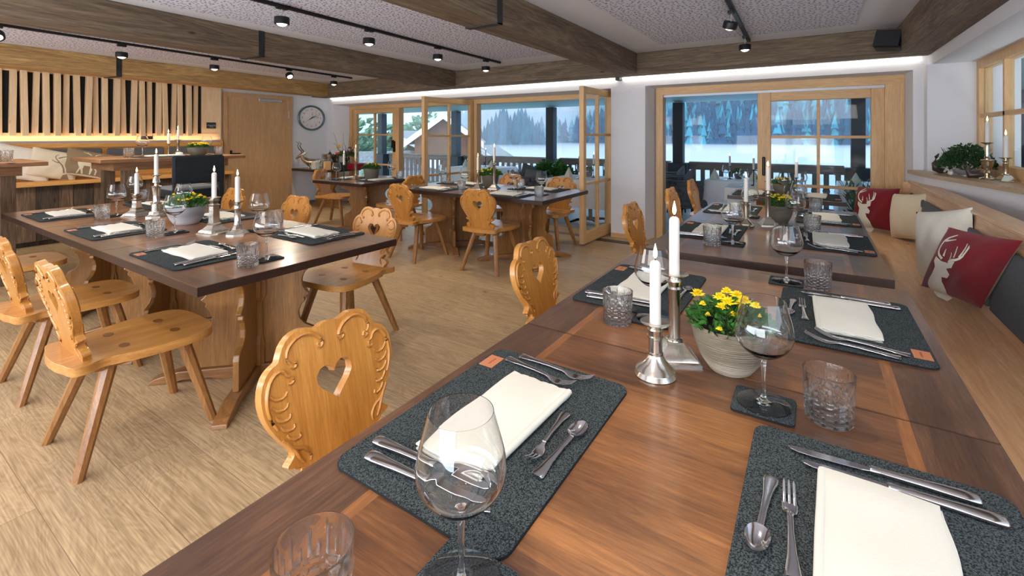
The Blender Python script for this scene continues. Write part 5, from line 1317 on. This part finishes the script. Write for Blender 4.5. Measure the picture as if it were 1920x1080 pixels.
# ================================================================== TERRACE
DZ = -.07
struct('ground', MB().box(-14, 2.38, 5.72, 8.75, DZ - .1, DZ), M['deck'])
struct('roof', MB().add([(-14, 5.62, 1.98), (4.6, 5.62, 1.98), (4.6, 8.62, 1.80), (-14, 8.62, 1.80), (-14, 5.62, 2.1), (4.6, 5.62, 2.1), (4.6, 8.62, 1.92), (-14, 8.62, 1.92)], FB), M['soffit'])
YR = 8.6
px = [-9.65, -7.1, -4.55, -2.0, .55, 2.2]
for k, x in enumerate(px):
    t = thing('terrace_post', 'dark square post carrying the terrace roof', 'post', (x, YR - .1, DZ), group='terrace posts')
    MB().box(-.085, .085, -.085, .085, 0, 1.86, bv=.004).build('shaft', M['post'], t)
    MB().box(-.16, .16, -.12, .12, 0, .80, bv=.006).build('plinth', M['post'], t)
for k in range(len(px) - 1):
    x0, x1 = px[k] + .16, px[k + 1] - .16
    t = thing('terrace_railing', ('weathered board railing section %s along the lake' % ('behind the house gable end', 'before the neighbouring roofs', 'behind the terrace sofa corner', 'behind the white pillar', 'behind the wide sliding window')[k]), 'railing', ((x0 + x1) / 2, YR, DZ))
    w = (x1 - x0) / 2
    MB().box(-w, w, -.05, .05, .78, .82, bv=.006).build('top_rail', M['rail'], t); MB().box(-w, w, -.02, .02, .68, .78).build('upper_board', M['rail'], t); MB().box(-w, w, -.02, .02, .10, .15).build('lower_rail', M['rail'], t)
    n = 15
    for i in range(n):
        xc = -w + (2 * w) * (i + .5) / n; MB().prism([(xc - .035, .15), (xc - .035, .36), (xc - .05, .42), (xc - .035, .48), (xc - .035, .68), (xc + .035, .68), (xc + .035, .48), (xc + .05, .42), (xc + .035, .36), (xc + .035, .15)], -.012, .012, 'XZ').build('baluster', M['baluster'], t)
    MB().box(-w, w, .055, .06, .80, 1.78).build('wind_pane', thin_glass('clear_wind_screen_%d' % k, tint=(.97, .99, 1, 1), refl=.01, edge=.15), t)
def terrace_table(x, y, w, d, label, rz=0):
    t = thing('terrace_table', label, 'table', (x, y, DZ), rz)
    m = MB(); n = 12; vs = []; e = .0
    top = rrect(w / 2, d / 2, .02, 2); k = len(top)
    for f, z in ((1.0, .655), (1.005, .648), (1.03, .5), (1.07, .27)):
        for i, (a, b) in enumerate(top): wv = 1 + (.02 * math.sin(i * 1.7) if z < .6 else 0); vs.append((a * f * wv, b * f * wv, z))
    m.add(vs, [tuple(range(k))] + [(r_ * k + i, r_ * k + (i + 1) % k, (r_ + 1) * k + (i + 1) % k, (r_ + 1) * k + i) for r_ in range(3) for i in range(k)])
    m.build('tablecloth', M['cloth'], t, smooth=30)
    MB().lathe([(.03, .03), (.03, .645)], 12).build('column', M['black'], t)
    for a in range(4):
        MB().tube([(0, 0, .06), (.2 * math.cos(a * PI / 2 + .78), .2 * math.sin(a * PI / 2 + .78), .05), (.34 * math.cos(a * PI / 2 + .78), .34 * math.sin(a * PI / 2 + .78), .012)], [.025, .02, .012], 6).build('foot', M['black'], t)
    return t
def woven_chair(x, y, rz, label, cushion_c='grey_fabric'):
    t = thing('woven_armchair', label, 'armchair', (x, y, DZ), rz)
    # curved shell of vertical rope bands
    m = MB(); n = 26
    for k in range(n):
        for row in range(5):
            a0 = R(200 + 320 * 0 - 0) ; a = R(-20 + 220 * (k + .5) / n + 180); w = 2 * PI * .30 / n * .62 * .9
            z0 = .30 + row * .068; z1 = z0 + .075; bl = .012 * (1 if (k + row) % 2 else -1)
            hgt = .0 if abs(math.sin(a)) > .3 or True else 0
            r0 = .27 + .05 * (z0 - .3) / .34 + bl; r1 = .27 + .05 * (z1 - .3) / .34 + bl
            p = Vector((math.cos(a), math.sin(a), 0)); s = Vector((-math.sin(a), math.cos(a), 0)) * .034
            zz = Vector((0, 0, 1)); q0, q1 = p * r0, p * r1; tk = p * .008; mid = (q0 + q1) / 2 + p * .008
            m.add([q0 - s + zz * z0, q0 + s + zz * z0, q1 + s + zz * z1, q1 - s + zz * z1, mid - s * 1.15 + zz * (z0 + z1) / 2, mid + s * 1.15 + zz * (z0 + z1) / 2, q0 - tk + zz * z0, q1 - tk + zz * z1],
                  [(0, 1, 5, 4), (4, 5, 2, 3), (0, 6, 1), (3, 2, 7), (0, 4, 3, 7, 6), (1, 6, 7, 2, 5)])
    m.build('rope_shell', M['rope'], t)
    m = MB(); m.tube([(.335 * math.cos(R(160 + 220 * i / 16)), .335 * math.sin(R(160 + 220 * i / 16)), .655) for i in range(17)], .014, 8); m.build('top_tube', M['rope'], t, smooth=60)
    MB().lathe([(.001, .28), (.27, .28), (.28, .30), (.27, .36), (.24, .385), (.001, .385)], 28).build('seat_cushion', M[cushion_c], t, smooth=50)
    for a in (35, 145, 215, 325):
        MB().tube([(.2 * math.cos(R(a)), .2 * math.sin(R(a)), .29), (.26 * math.cos(R(a)), .26 * math.sin(R(a)), 0)], .012, 6).build('leg', M['black'], t)
    return t
def small_pillow(x, y, z, rz, lean, label, mt='grey_fabric', s=.27):
    p = cushion('terrace_cushion', s, .05, M[mt], M[mt], label); put(p, (x, y, z), rz, lean); return p
terrace_table(-.88, 7.25, .80, .75, 'white clothed terrace table behind the two woven armchairs')
terrace_table(-.60, 6.35, .60, .6, 'white clothed terrace table just outside the wide sliding window')
terrace_table(-5.55, 7.45, 1.15, .8, 'white clothed terrace table before the lake at the doorway')
terrace_table(-2.75, 6.35, 1.05, .8, 'white clothed terrace table outside the folded door leaf')
terrace_table(.72, 7.45, .9, .75, 'white clothed terrace table seen through the sliding window panes')
woven_chair(-1.80, 7.75, R(-60), 'dark woven armchair at the railing post, upper one of the pair')
woven_chair(-1.50, 6.85, R(-60), 'dark woven armchair with grey cushion in the wide window opening')
woven_chair(-4.20, 6.95, R(10), 'dark woven armchair outside the open doors, further from the room')
woven_chair(-3.68, 6.20, R(0), 'dark woven armchair outside the open doors, holding a big grey cushion')
small_pillow(-1.80, 7.76, .56, R(-60), R(30), 'light grey cushion in the upper woven armchair of the pair')
small_pillow(-1.49, 6.88, .57, R(-60), R(30), 'light grey cushion in the woven armchair of the wide opening')
small_pillow(-3.67, 6.22, .56, R(10), R(30), 'light grey cushion in the woven armchair outside the doors')
small_pillow(-4.18, 6.96, .57, R(50), R(25), 'slate blue cushion in the further woven armchair outside', 'blue_fabric')
def nap_cone(x, y, label):
    o = MB().lathe([(.07, 0), (.055, .05), (.03, .10), (.004, .15)], 7, cap=True).build('standing_napkin', M['linen'], None, smooth=30); o.location = (x, y, DZ + .655); tag(o, label, 'napkin', 'standing napkins on the terrace')
OZ = DZ + .655
for k, (x, y) in enumerate(((-1.18, 7.12), (-.68, 7.1), (-.62, 7.4), (-.50, 6.3), (-5.85, 7.3), (-5.25, 7.35), (-3.05, 6.25), (-2.45, 6.3), (.45, 7.3), (.85, 7.35))):
    nap_cone(x, y, 'white standing napkin on a white terrace table')
for k, (x, y, h) in enumerate(((-1.0, 7.25, .19), (-.62, 6.45, .2), (-5.5, 7.5, .2), (-2.72, 6.4, .2), (.70, 7.5, .16))):
    w_ = ('at the pair of woven armchairs', 'just outside the sliding window', 'before the lake at the doorway', 'outside the folded door leaf', 'behind the sliding window panes')[k]
    c = candlestick('thin', h, 'slender candlestick on the terrace table ' + w_, 'steel_dark'); c.location = (x, y, OZ)
    place(can14, (x, y, OZ + h - .003), 0, 'white candle on the terrace table ' + w_, 'lit white candles')
    flower_pot('pot_grey', .04, .06, .07, 'small green potted plant on the terrace table ' + w_, (x + (.10 if k != 3 else -.12), y + .1, OZ), leaves=160, ls=.03, seed=60 + k, top=.08, flowers=rf(70 + k, 4, .06, .05, .08, .012), cat='potted plant')
for k, (x, y) in enumerate(((-1.02, 7.05), (-.66, 7.28), (-.72, 6.35), (-5.7, 7.25), (-2.9, 6.3), (-2.55, 6.5))): place(win0, (x, y, OZ), 0, 'empty stemmed wine glass on a white terrace table', 'wine glasses on the terrace')
t = thing('potted_hydrangea', 'big leafy green plant in a dark pot at the terrace post', 'potted plant', (-4.05, 7.62, DZ))
MB().lathe([(.001, 0), (.16, 0), (.21, .38), (.19, .38), (.001, .3)], 20).build('pot', M['black'], t)
m = MB(); leaf_cloud(m, 420, .36, .40, .78, .13, seed=77, up=.1); m.build('foliage', M['leaf'], t)
t = thing('oleander', 'narrow leaved shrub in a dark pot outside the sliding window', 'potted plant', (.42, 6.35, DZ))
MB().lathe([(.001, 0), (.15, 0), (.2, .34), (.18, .34), (.001, .28)], 20).build('pot', M['black'], t)
m = MB(); rnd = random.Random(6)
for k in range(26):
    a = rnd.uniform(0, 2 * PI); l_ = rnd.uniform(.25, .5); p1 = Vector((.24 * math.cos(a) * l_ * 2, .24 * math.sin(a) * l_ * 2, .34 + l_ * .9)); m.tube([(0, 0, .3), (p1.x * .5, p1.y * .5, .34 + l_ * .55), p1], .004, 4)
    for j in range(9):
        f = .3 + .08 * j; b = Vector((p1.x * f, p1.y * f, .3 + (p1.z - .3) * f)); d = Vector((rnd.uniform(-1, 1), rnd.uniform(-1, 1), rnd.uniform(.1, 1))).normalized(); s = d.cross(Vector((0, 0, 1))).normalized() * .012; q = .13
        m.add([b, b + d * q * .5 + s, b + d * q, b + d * q * .5 - s], [(0, 1, 2), (0, 2, 3)])
m.build('foliage', M['leaf_pale'], t)
t = thing('heather_pot', 'purple heather in a dark pot between table and crimson pillow outside', 'potted plant', (.36, 5.88, DZ))
MB().lathe([(.001, 0), (.12, 0), (.16, .26), (.14, .26), (.001, .2)], 20).build('pot', M['black'], t)
m = MB(); leaf_cloud(m, 700, .22, .26, .52, .035, seed=88); m.build('foliage', M['purple'], t)

# ================================================================== LAKE, FOREST, MIST
LZ = -3.6
struct('lake', MB().add([(-400, 9.5, LZ), (300, 9.5, LZ), (300, 600, LZ), (-400, 600, LZ)], [(0, 1, 2, 3)]), M['water'])
def hill(name, pts_fn, x0, x1, y0, y1, nx, ny, mat):
    vs = []; fs = []
    for i in range(nx + 1):
        for j in range(ny + 1):
            x = x0 + (x1 - x0) * i / nx; y = y0 + (y1 - y0) * j / ny; vs.append((x, y, pts_fn(x, y)))
    for i in range(nx):
        for j in range(ny): a = i * (ny + 1) + j; fs.append((a, a + ny + 1, a + ny + 2, a + 1))
    return struct(name, MB().add(vs, fs), mat, smooth=180, fix=False)
def sstep(a, b, x): t_ = max(0, min(1, (x - a) / (b - a))); return t_ * t_ * (3 - 2 * t_)
def h1(x, y):   # wooded slope across the lake, rising to the right
    r_ = sstep(-130, 20, x); shore = 188 + 10 * math.sin(x * .02)
    return LZ - .5 + .7 * sstep(shore - 4, shore + 2, y) + max(0, y - shore) * .80 * r_ + 2.0 * math.sin(x * .06 + y * .03) * r_ * sstep(200, 240, y)
hill('hill', h1, -140, 330, 180, 360, 60, 24, M['hill'])
def h2(x, y): return LZ - 1 + 120 * math.exp(-((x + 210) / 160) ** 2) * sstep(330, 520, y) + 60 * math.exp(-((x + 20) / 90) ** 2) * sstep(380, 520, y)
hill('mountain', h2, -520, 200, 320, 560, 50, 20, M['hill'])
def h3(x, y): return LZ - .5 + .75 * sstep(60, 150, x * 1.0 + (y - 120) * .12) + .0 * y
hill('meadow', lambda x, y: LZ - .4 + .75 * sstep(-14, 6, x - 42 + (170 - y) * .25), 10, 260, 60, 200, 30, 20, M['meadow'])
def conifer(m, x, y, z, h, r_, rnd, n=7, tiers=5):
    vs = []; fs = []; b = 0
    for k in range(tiers):
        z0 = z + h * (.06 + .80 * k / tiers); z1 = z + h * min(1, .06 + .80 * k / tiers + .36); rr = r_ * (1 - .82 * k / tiers) * rnd.uniform(.85, 1.15)
        ring = []
        for j in range(n * 2):
            a = 2 * PI * (j + rnd.uniform(-.25, .25)) / (n * 2); q = rr * (1 if j % 2 else .62); ring.append((x + q * math.cos(a), y + q * math.sin(a), z0 - (0 if j % 2 else -.03 * h)))
        b = len(vs); vs += ring + [(x, y, z1)]; fs += [(b + j, b + (j + 1) % (2 * n), b + 2 * n) for j in range(2 * n)]
    m.add(vs, fs)
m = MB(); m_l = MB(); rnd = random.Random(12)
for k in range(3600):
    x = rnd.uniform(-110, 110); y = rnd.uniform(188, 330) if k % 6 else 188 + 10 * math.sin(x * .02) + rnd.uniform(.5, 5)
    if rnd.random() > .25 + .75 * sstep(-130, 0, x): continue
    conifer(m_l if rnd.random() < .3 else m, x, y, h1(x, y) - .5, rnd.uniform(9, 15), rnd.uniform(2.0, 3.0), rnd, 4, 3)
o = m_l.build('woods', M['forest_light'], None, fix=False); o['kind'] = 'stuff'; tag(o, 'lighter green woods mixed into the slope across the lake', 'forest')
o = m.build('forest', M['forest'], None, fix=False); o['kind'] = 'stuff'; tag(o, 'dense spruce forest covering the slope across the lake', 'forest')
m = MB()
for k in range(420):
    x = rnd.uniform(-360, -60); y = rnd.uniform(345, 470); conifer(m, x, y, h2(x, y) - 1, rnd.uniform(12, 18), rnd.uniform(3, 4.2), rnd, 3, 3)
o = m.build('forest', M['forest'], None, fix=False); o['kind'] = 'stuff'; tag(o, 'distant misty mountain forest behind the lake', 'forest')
# conifers of the headland (seen through the open doors) and along the shore
protos = []
for k in range(3):
    r_ = random.Random(50 + k); t = thing('spruce_tree', 'x', 'tree'); m = MB(); conifer(m, 0, 0, 0, 12, 2.5, r_, 7, 8); m.build('crown', M['forest2'], t, fix=False)
    MB().lathe([(.22, 0), (.1, 4)], 7).build('trunk', M['branch'], t); protos.append(t)
rnd = random.Random(4)
def dirpt(u, d): a = (u - 960) / 870.0; c_, s_ = math.cos(R(33)), math.sin(R(33)); return (d * (a * c_ - s_), d * (a * s_ + c_))
struct('terrain', MB().prism([dirpt(868, 150), dirpt(1000, 146), dirpt(1032, 150), dirpt(1010, 172), dirpt(850, 180)], LZ - 1, LZ + .3), M['meadow'])
k = 0
for u, d, h in ((900, 158, .75), (908, 160, .7), (922, 156, .95), (930, 158, 1.08), (938, 160, 1.18), (944, 157, 1.30), (950, 162, 1.2), (957, 159, 1.0), (965, 162, 1.12), (972, 158, 1.22), (978, 160, 1.28), (985, 156, 1.18), (992, 160, 1.0), (998, 157, .95), (1005, 158, .78), (1011, 160, .8), (1018, 155, .62), (893, 156, .8), (915, 162, .9), (988, 164, .9), (1001, 163, .7)):
    x, y = dirpt(u, d); place(protos[k % 3], (x, y, LZ + .2), k, 'tall spruce in the misty headland group beyond the open doors', 'spruces on the headland', (h, h, h)); k += 1
for u, d, h in ((1302, 176, .95), (1310, 178, .75), (1347, 180, .95), (1365, 182, .7), (1290, 182, .5), (1395, 184, .8), (1472, 180, .8), (1500, 184, .9), (1520, 182, .7), (1590, 176, .9), (1650, 170, 1.1), (1668, 165, .9)):
    x, y = dirpt(u, d); place(protos[k % 3], (x, y, LZ + .1), k, 'single spruce standing on the far shore below the slope', 'spruces on the far shore', (h, h, h)); k += 1
# neighbouring wooden houses left of the terrace
def house(x, y, w, d, zb, wall, rise, rz, label, snowy=True, mt='shingle'):
    t = thing('chalet', label, 'house', (x, y, zb), rz); e = .5
    MB().prism([(-w, 0), (w, 0), (w, wall), (0, wall + rise), (-w, wall)], -d, d, 'XZ').build('walls', M['chalet'], t)
    m = MB()
    for s in (-1, 1):
        a, b = (0, wall + rise), (s * (w + e), wall - rise * e / w); th = .12
        m.add([(a[0], -d - e, a[1]), (b[0], -d - e, b[1]), (b[0], d + e, b[1]), (a[0], d + e, a[1]), (a[0], -d - e, a[1] + th), (b[0], -d - e, b[1] + th), (b[0], d + e, b[1] + th), (a[0], d + e, a[1] + th)], [(0, 3, 2, 1), (4, 5, 6, 7), (0, 1, 5, 4), (1, 2, 6, 5), (2, 3, 7, 6), (3, 0, 4, 7)])
    m.build('roof', M[mt], t)
    m = MB()
    for s in (-1, 1):
        a, b = (0, wall + rise + .16), (s * (w + e), wall - rise * e / w + .16)
        m.add([(a[0], -d - e - .06, a[1] - .3), (b[0], -d - e - .06, b[1] - .3), (b[0], -d - e - .06, b[1]), (a[0], -d - e - .06, a[1]), (a[0], -d - e, a[1] - .3), (b[0], -d - e, b[1] - .3), (b[0], -d - e, b[1]), (a[0], -d - e, a[1])], [(0, 1, 2, 3), (4, 7, 6, 5), (0, 4, 5, 1), (3, 2, 6, 7), (0, 3, 7, 4), (1, 5, 6, 2)])
    m.build('barge_board', M['white'], t)
    for q in range(2):
        MB().box(-w * .55 + q * w * .7, -w * .15 + q * w * .7, -d - .04, -d + .02, wall * .45, wall * .8).build('window_frame', M['white'], t)
    return t
x, y = dirpt(912, 32); house(x, y, 1.5, 2.0, -2.4, 1.9, .95, R(20), 'small boathouse gable with white edge boards beyond the railing')
x, y = dirpt(842, 26); house(x, y, 1.5, 2.4, -3.4, 4.5, 1.1, R(35), 'brown chalet behind the standing door leaf')
x, y = dirpt(712, 24); house(x, y, 2.6, 3, -3.4, 2.4, 1.3, R(-30), 'lower shingled hut behind the corner window', mt='shingle')
x, y = dirpt(765, 36); house(x, y, 3.0, 3, -3.4, 3.6, 1.3, R(20), 'shingled hut between window frame and door leaf')
bs = thing('deciduous_shrub', 'x', 'shrub'); m = MB(); leaf_cloud(m, 900, 2.2, 0, 4.2, .42, seed=5); m.build('foliage', M['leaf_pale'], bs); MB().lathe([(.12, 0), (.06, 2.2)], 6).build('trunk', M['branch'], bs)
for k, (u, d, s, lb) in enumerate(((672, 17, .8, 'pale green shrub outside the corner window, by the frame'), (700, 30, 1.3, 'pale green tree behind the shingled hut'), (755, 24, .7, 'pale shrub before the hut between the frames'), (800, 44, 1.6, 'broad tree behind the brown chalet'), (640, 26, 1.5, 'tall green tree beyond the corner wall'))):
    x, y = dirpt(u, d); place(bs, (x, y, -3.4), k, lb, None, (s, s, s))
struct('terrain', MB().prism([(-60, 9.4), (-60, 60), (-14, 46), (-13, 9.4)], LZ - 1, -3.35), M['meadow'])
# morning mist over the lake: a real scattering volume
mm = bpy.data.materials.new('lake_mist'); mm.use_nodes = True; t_ = mm.node_tree; t_.nodes.clear()
oo = t_.nodes.new('ShaderNodeOutputMaterial'); vs_ = t_.nodes.new('ShaderNodeVolumeScatter'); vs_.inputs['Color'].default_value = (.82, .92, 1, 1); vs_.inputs['Density'].default_value = .0011; vs_.inputs['Anisotropy'].default_value = .2
t_.links.new(vs_.outputs[0], oo.inputs['Volume'])
o = MB().box(-500, 320, 60, 590, LZ + .02, 90).build('morning_haze', mm); o['kind'] = 'stuff'; tag(o, 'pale blue morning haze lying over lake and forest', 'haze')
mm = bpy.data.materials.new('low_mist'); mm.use_nodes = True; t_ = mm.node_tree; t_.nodes.clear()
oo = t_.nodes.new('ShaderNodeOutputMaterial'); vs_ = t_.nodes.new('ShaderNodeVolumeScatter'); vs_.inputs['Color'].default_value = (1, 1, 1, 1); vs_.inputs['Density'].default_value = .035
t_.links.new(vs_.outputs[0], oo.inputs['Volume'])
o = MB().box(-240, 30, 60, 186, LZ + .05, LZ + 2.0).build('lake_mist', mm); o['kind'] = 'stuff'; tag(o, 'low white mist drifting on the lake surface', 'mist')
mm = bpy.data.materials.new('drifting_mist'); mm.use_nodes = True; t_ = mm.node_tree; t_.nodes.clear()
oo = t_.nodes.new('ShaderNodeOutputMaterial'); vs_ = t_.nodes.new('ShaderNodeVolumeScatter'); vs_.inputs['Color'].default_value = (1, .97, .98, 1); vs_.inputs['Density'].default_value = .005
t_.links.new(vs_.outputs[0], oo.inputs['Volume'])
o = MB().add([(-420, 100, LZ + .1), (-55, 100, LZ + .1), (-130, 330, LZ + .1), (-420, 330, LZ + .1), (-420, 100, 40), (-60, 100, 30), (-140, 330, 60), (-420, 330, 80)], [(0, 3, 2, 1), (4, 5, 6, 7), (0, 1, 5, 4), (1, 2, 6, 5), (2, 3, 7, 6), (3, 0, 4, 7)]).build('drifting_mist', mm); o['kind'] = 'stuff'; tag(o, 'bright mist drifting up the mountain side behind the headland', 'mist')
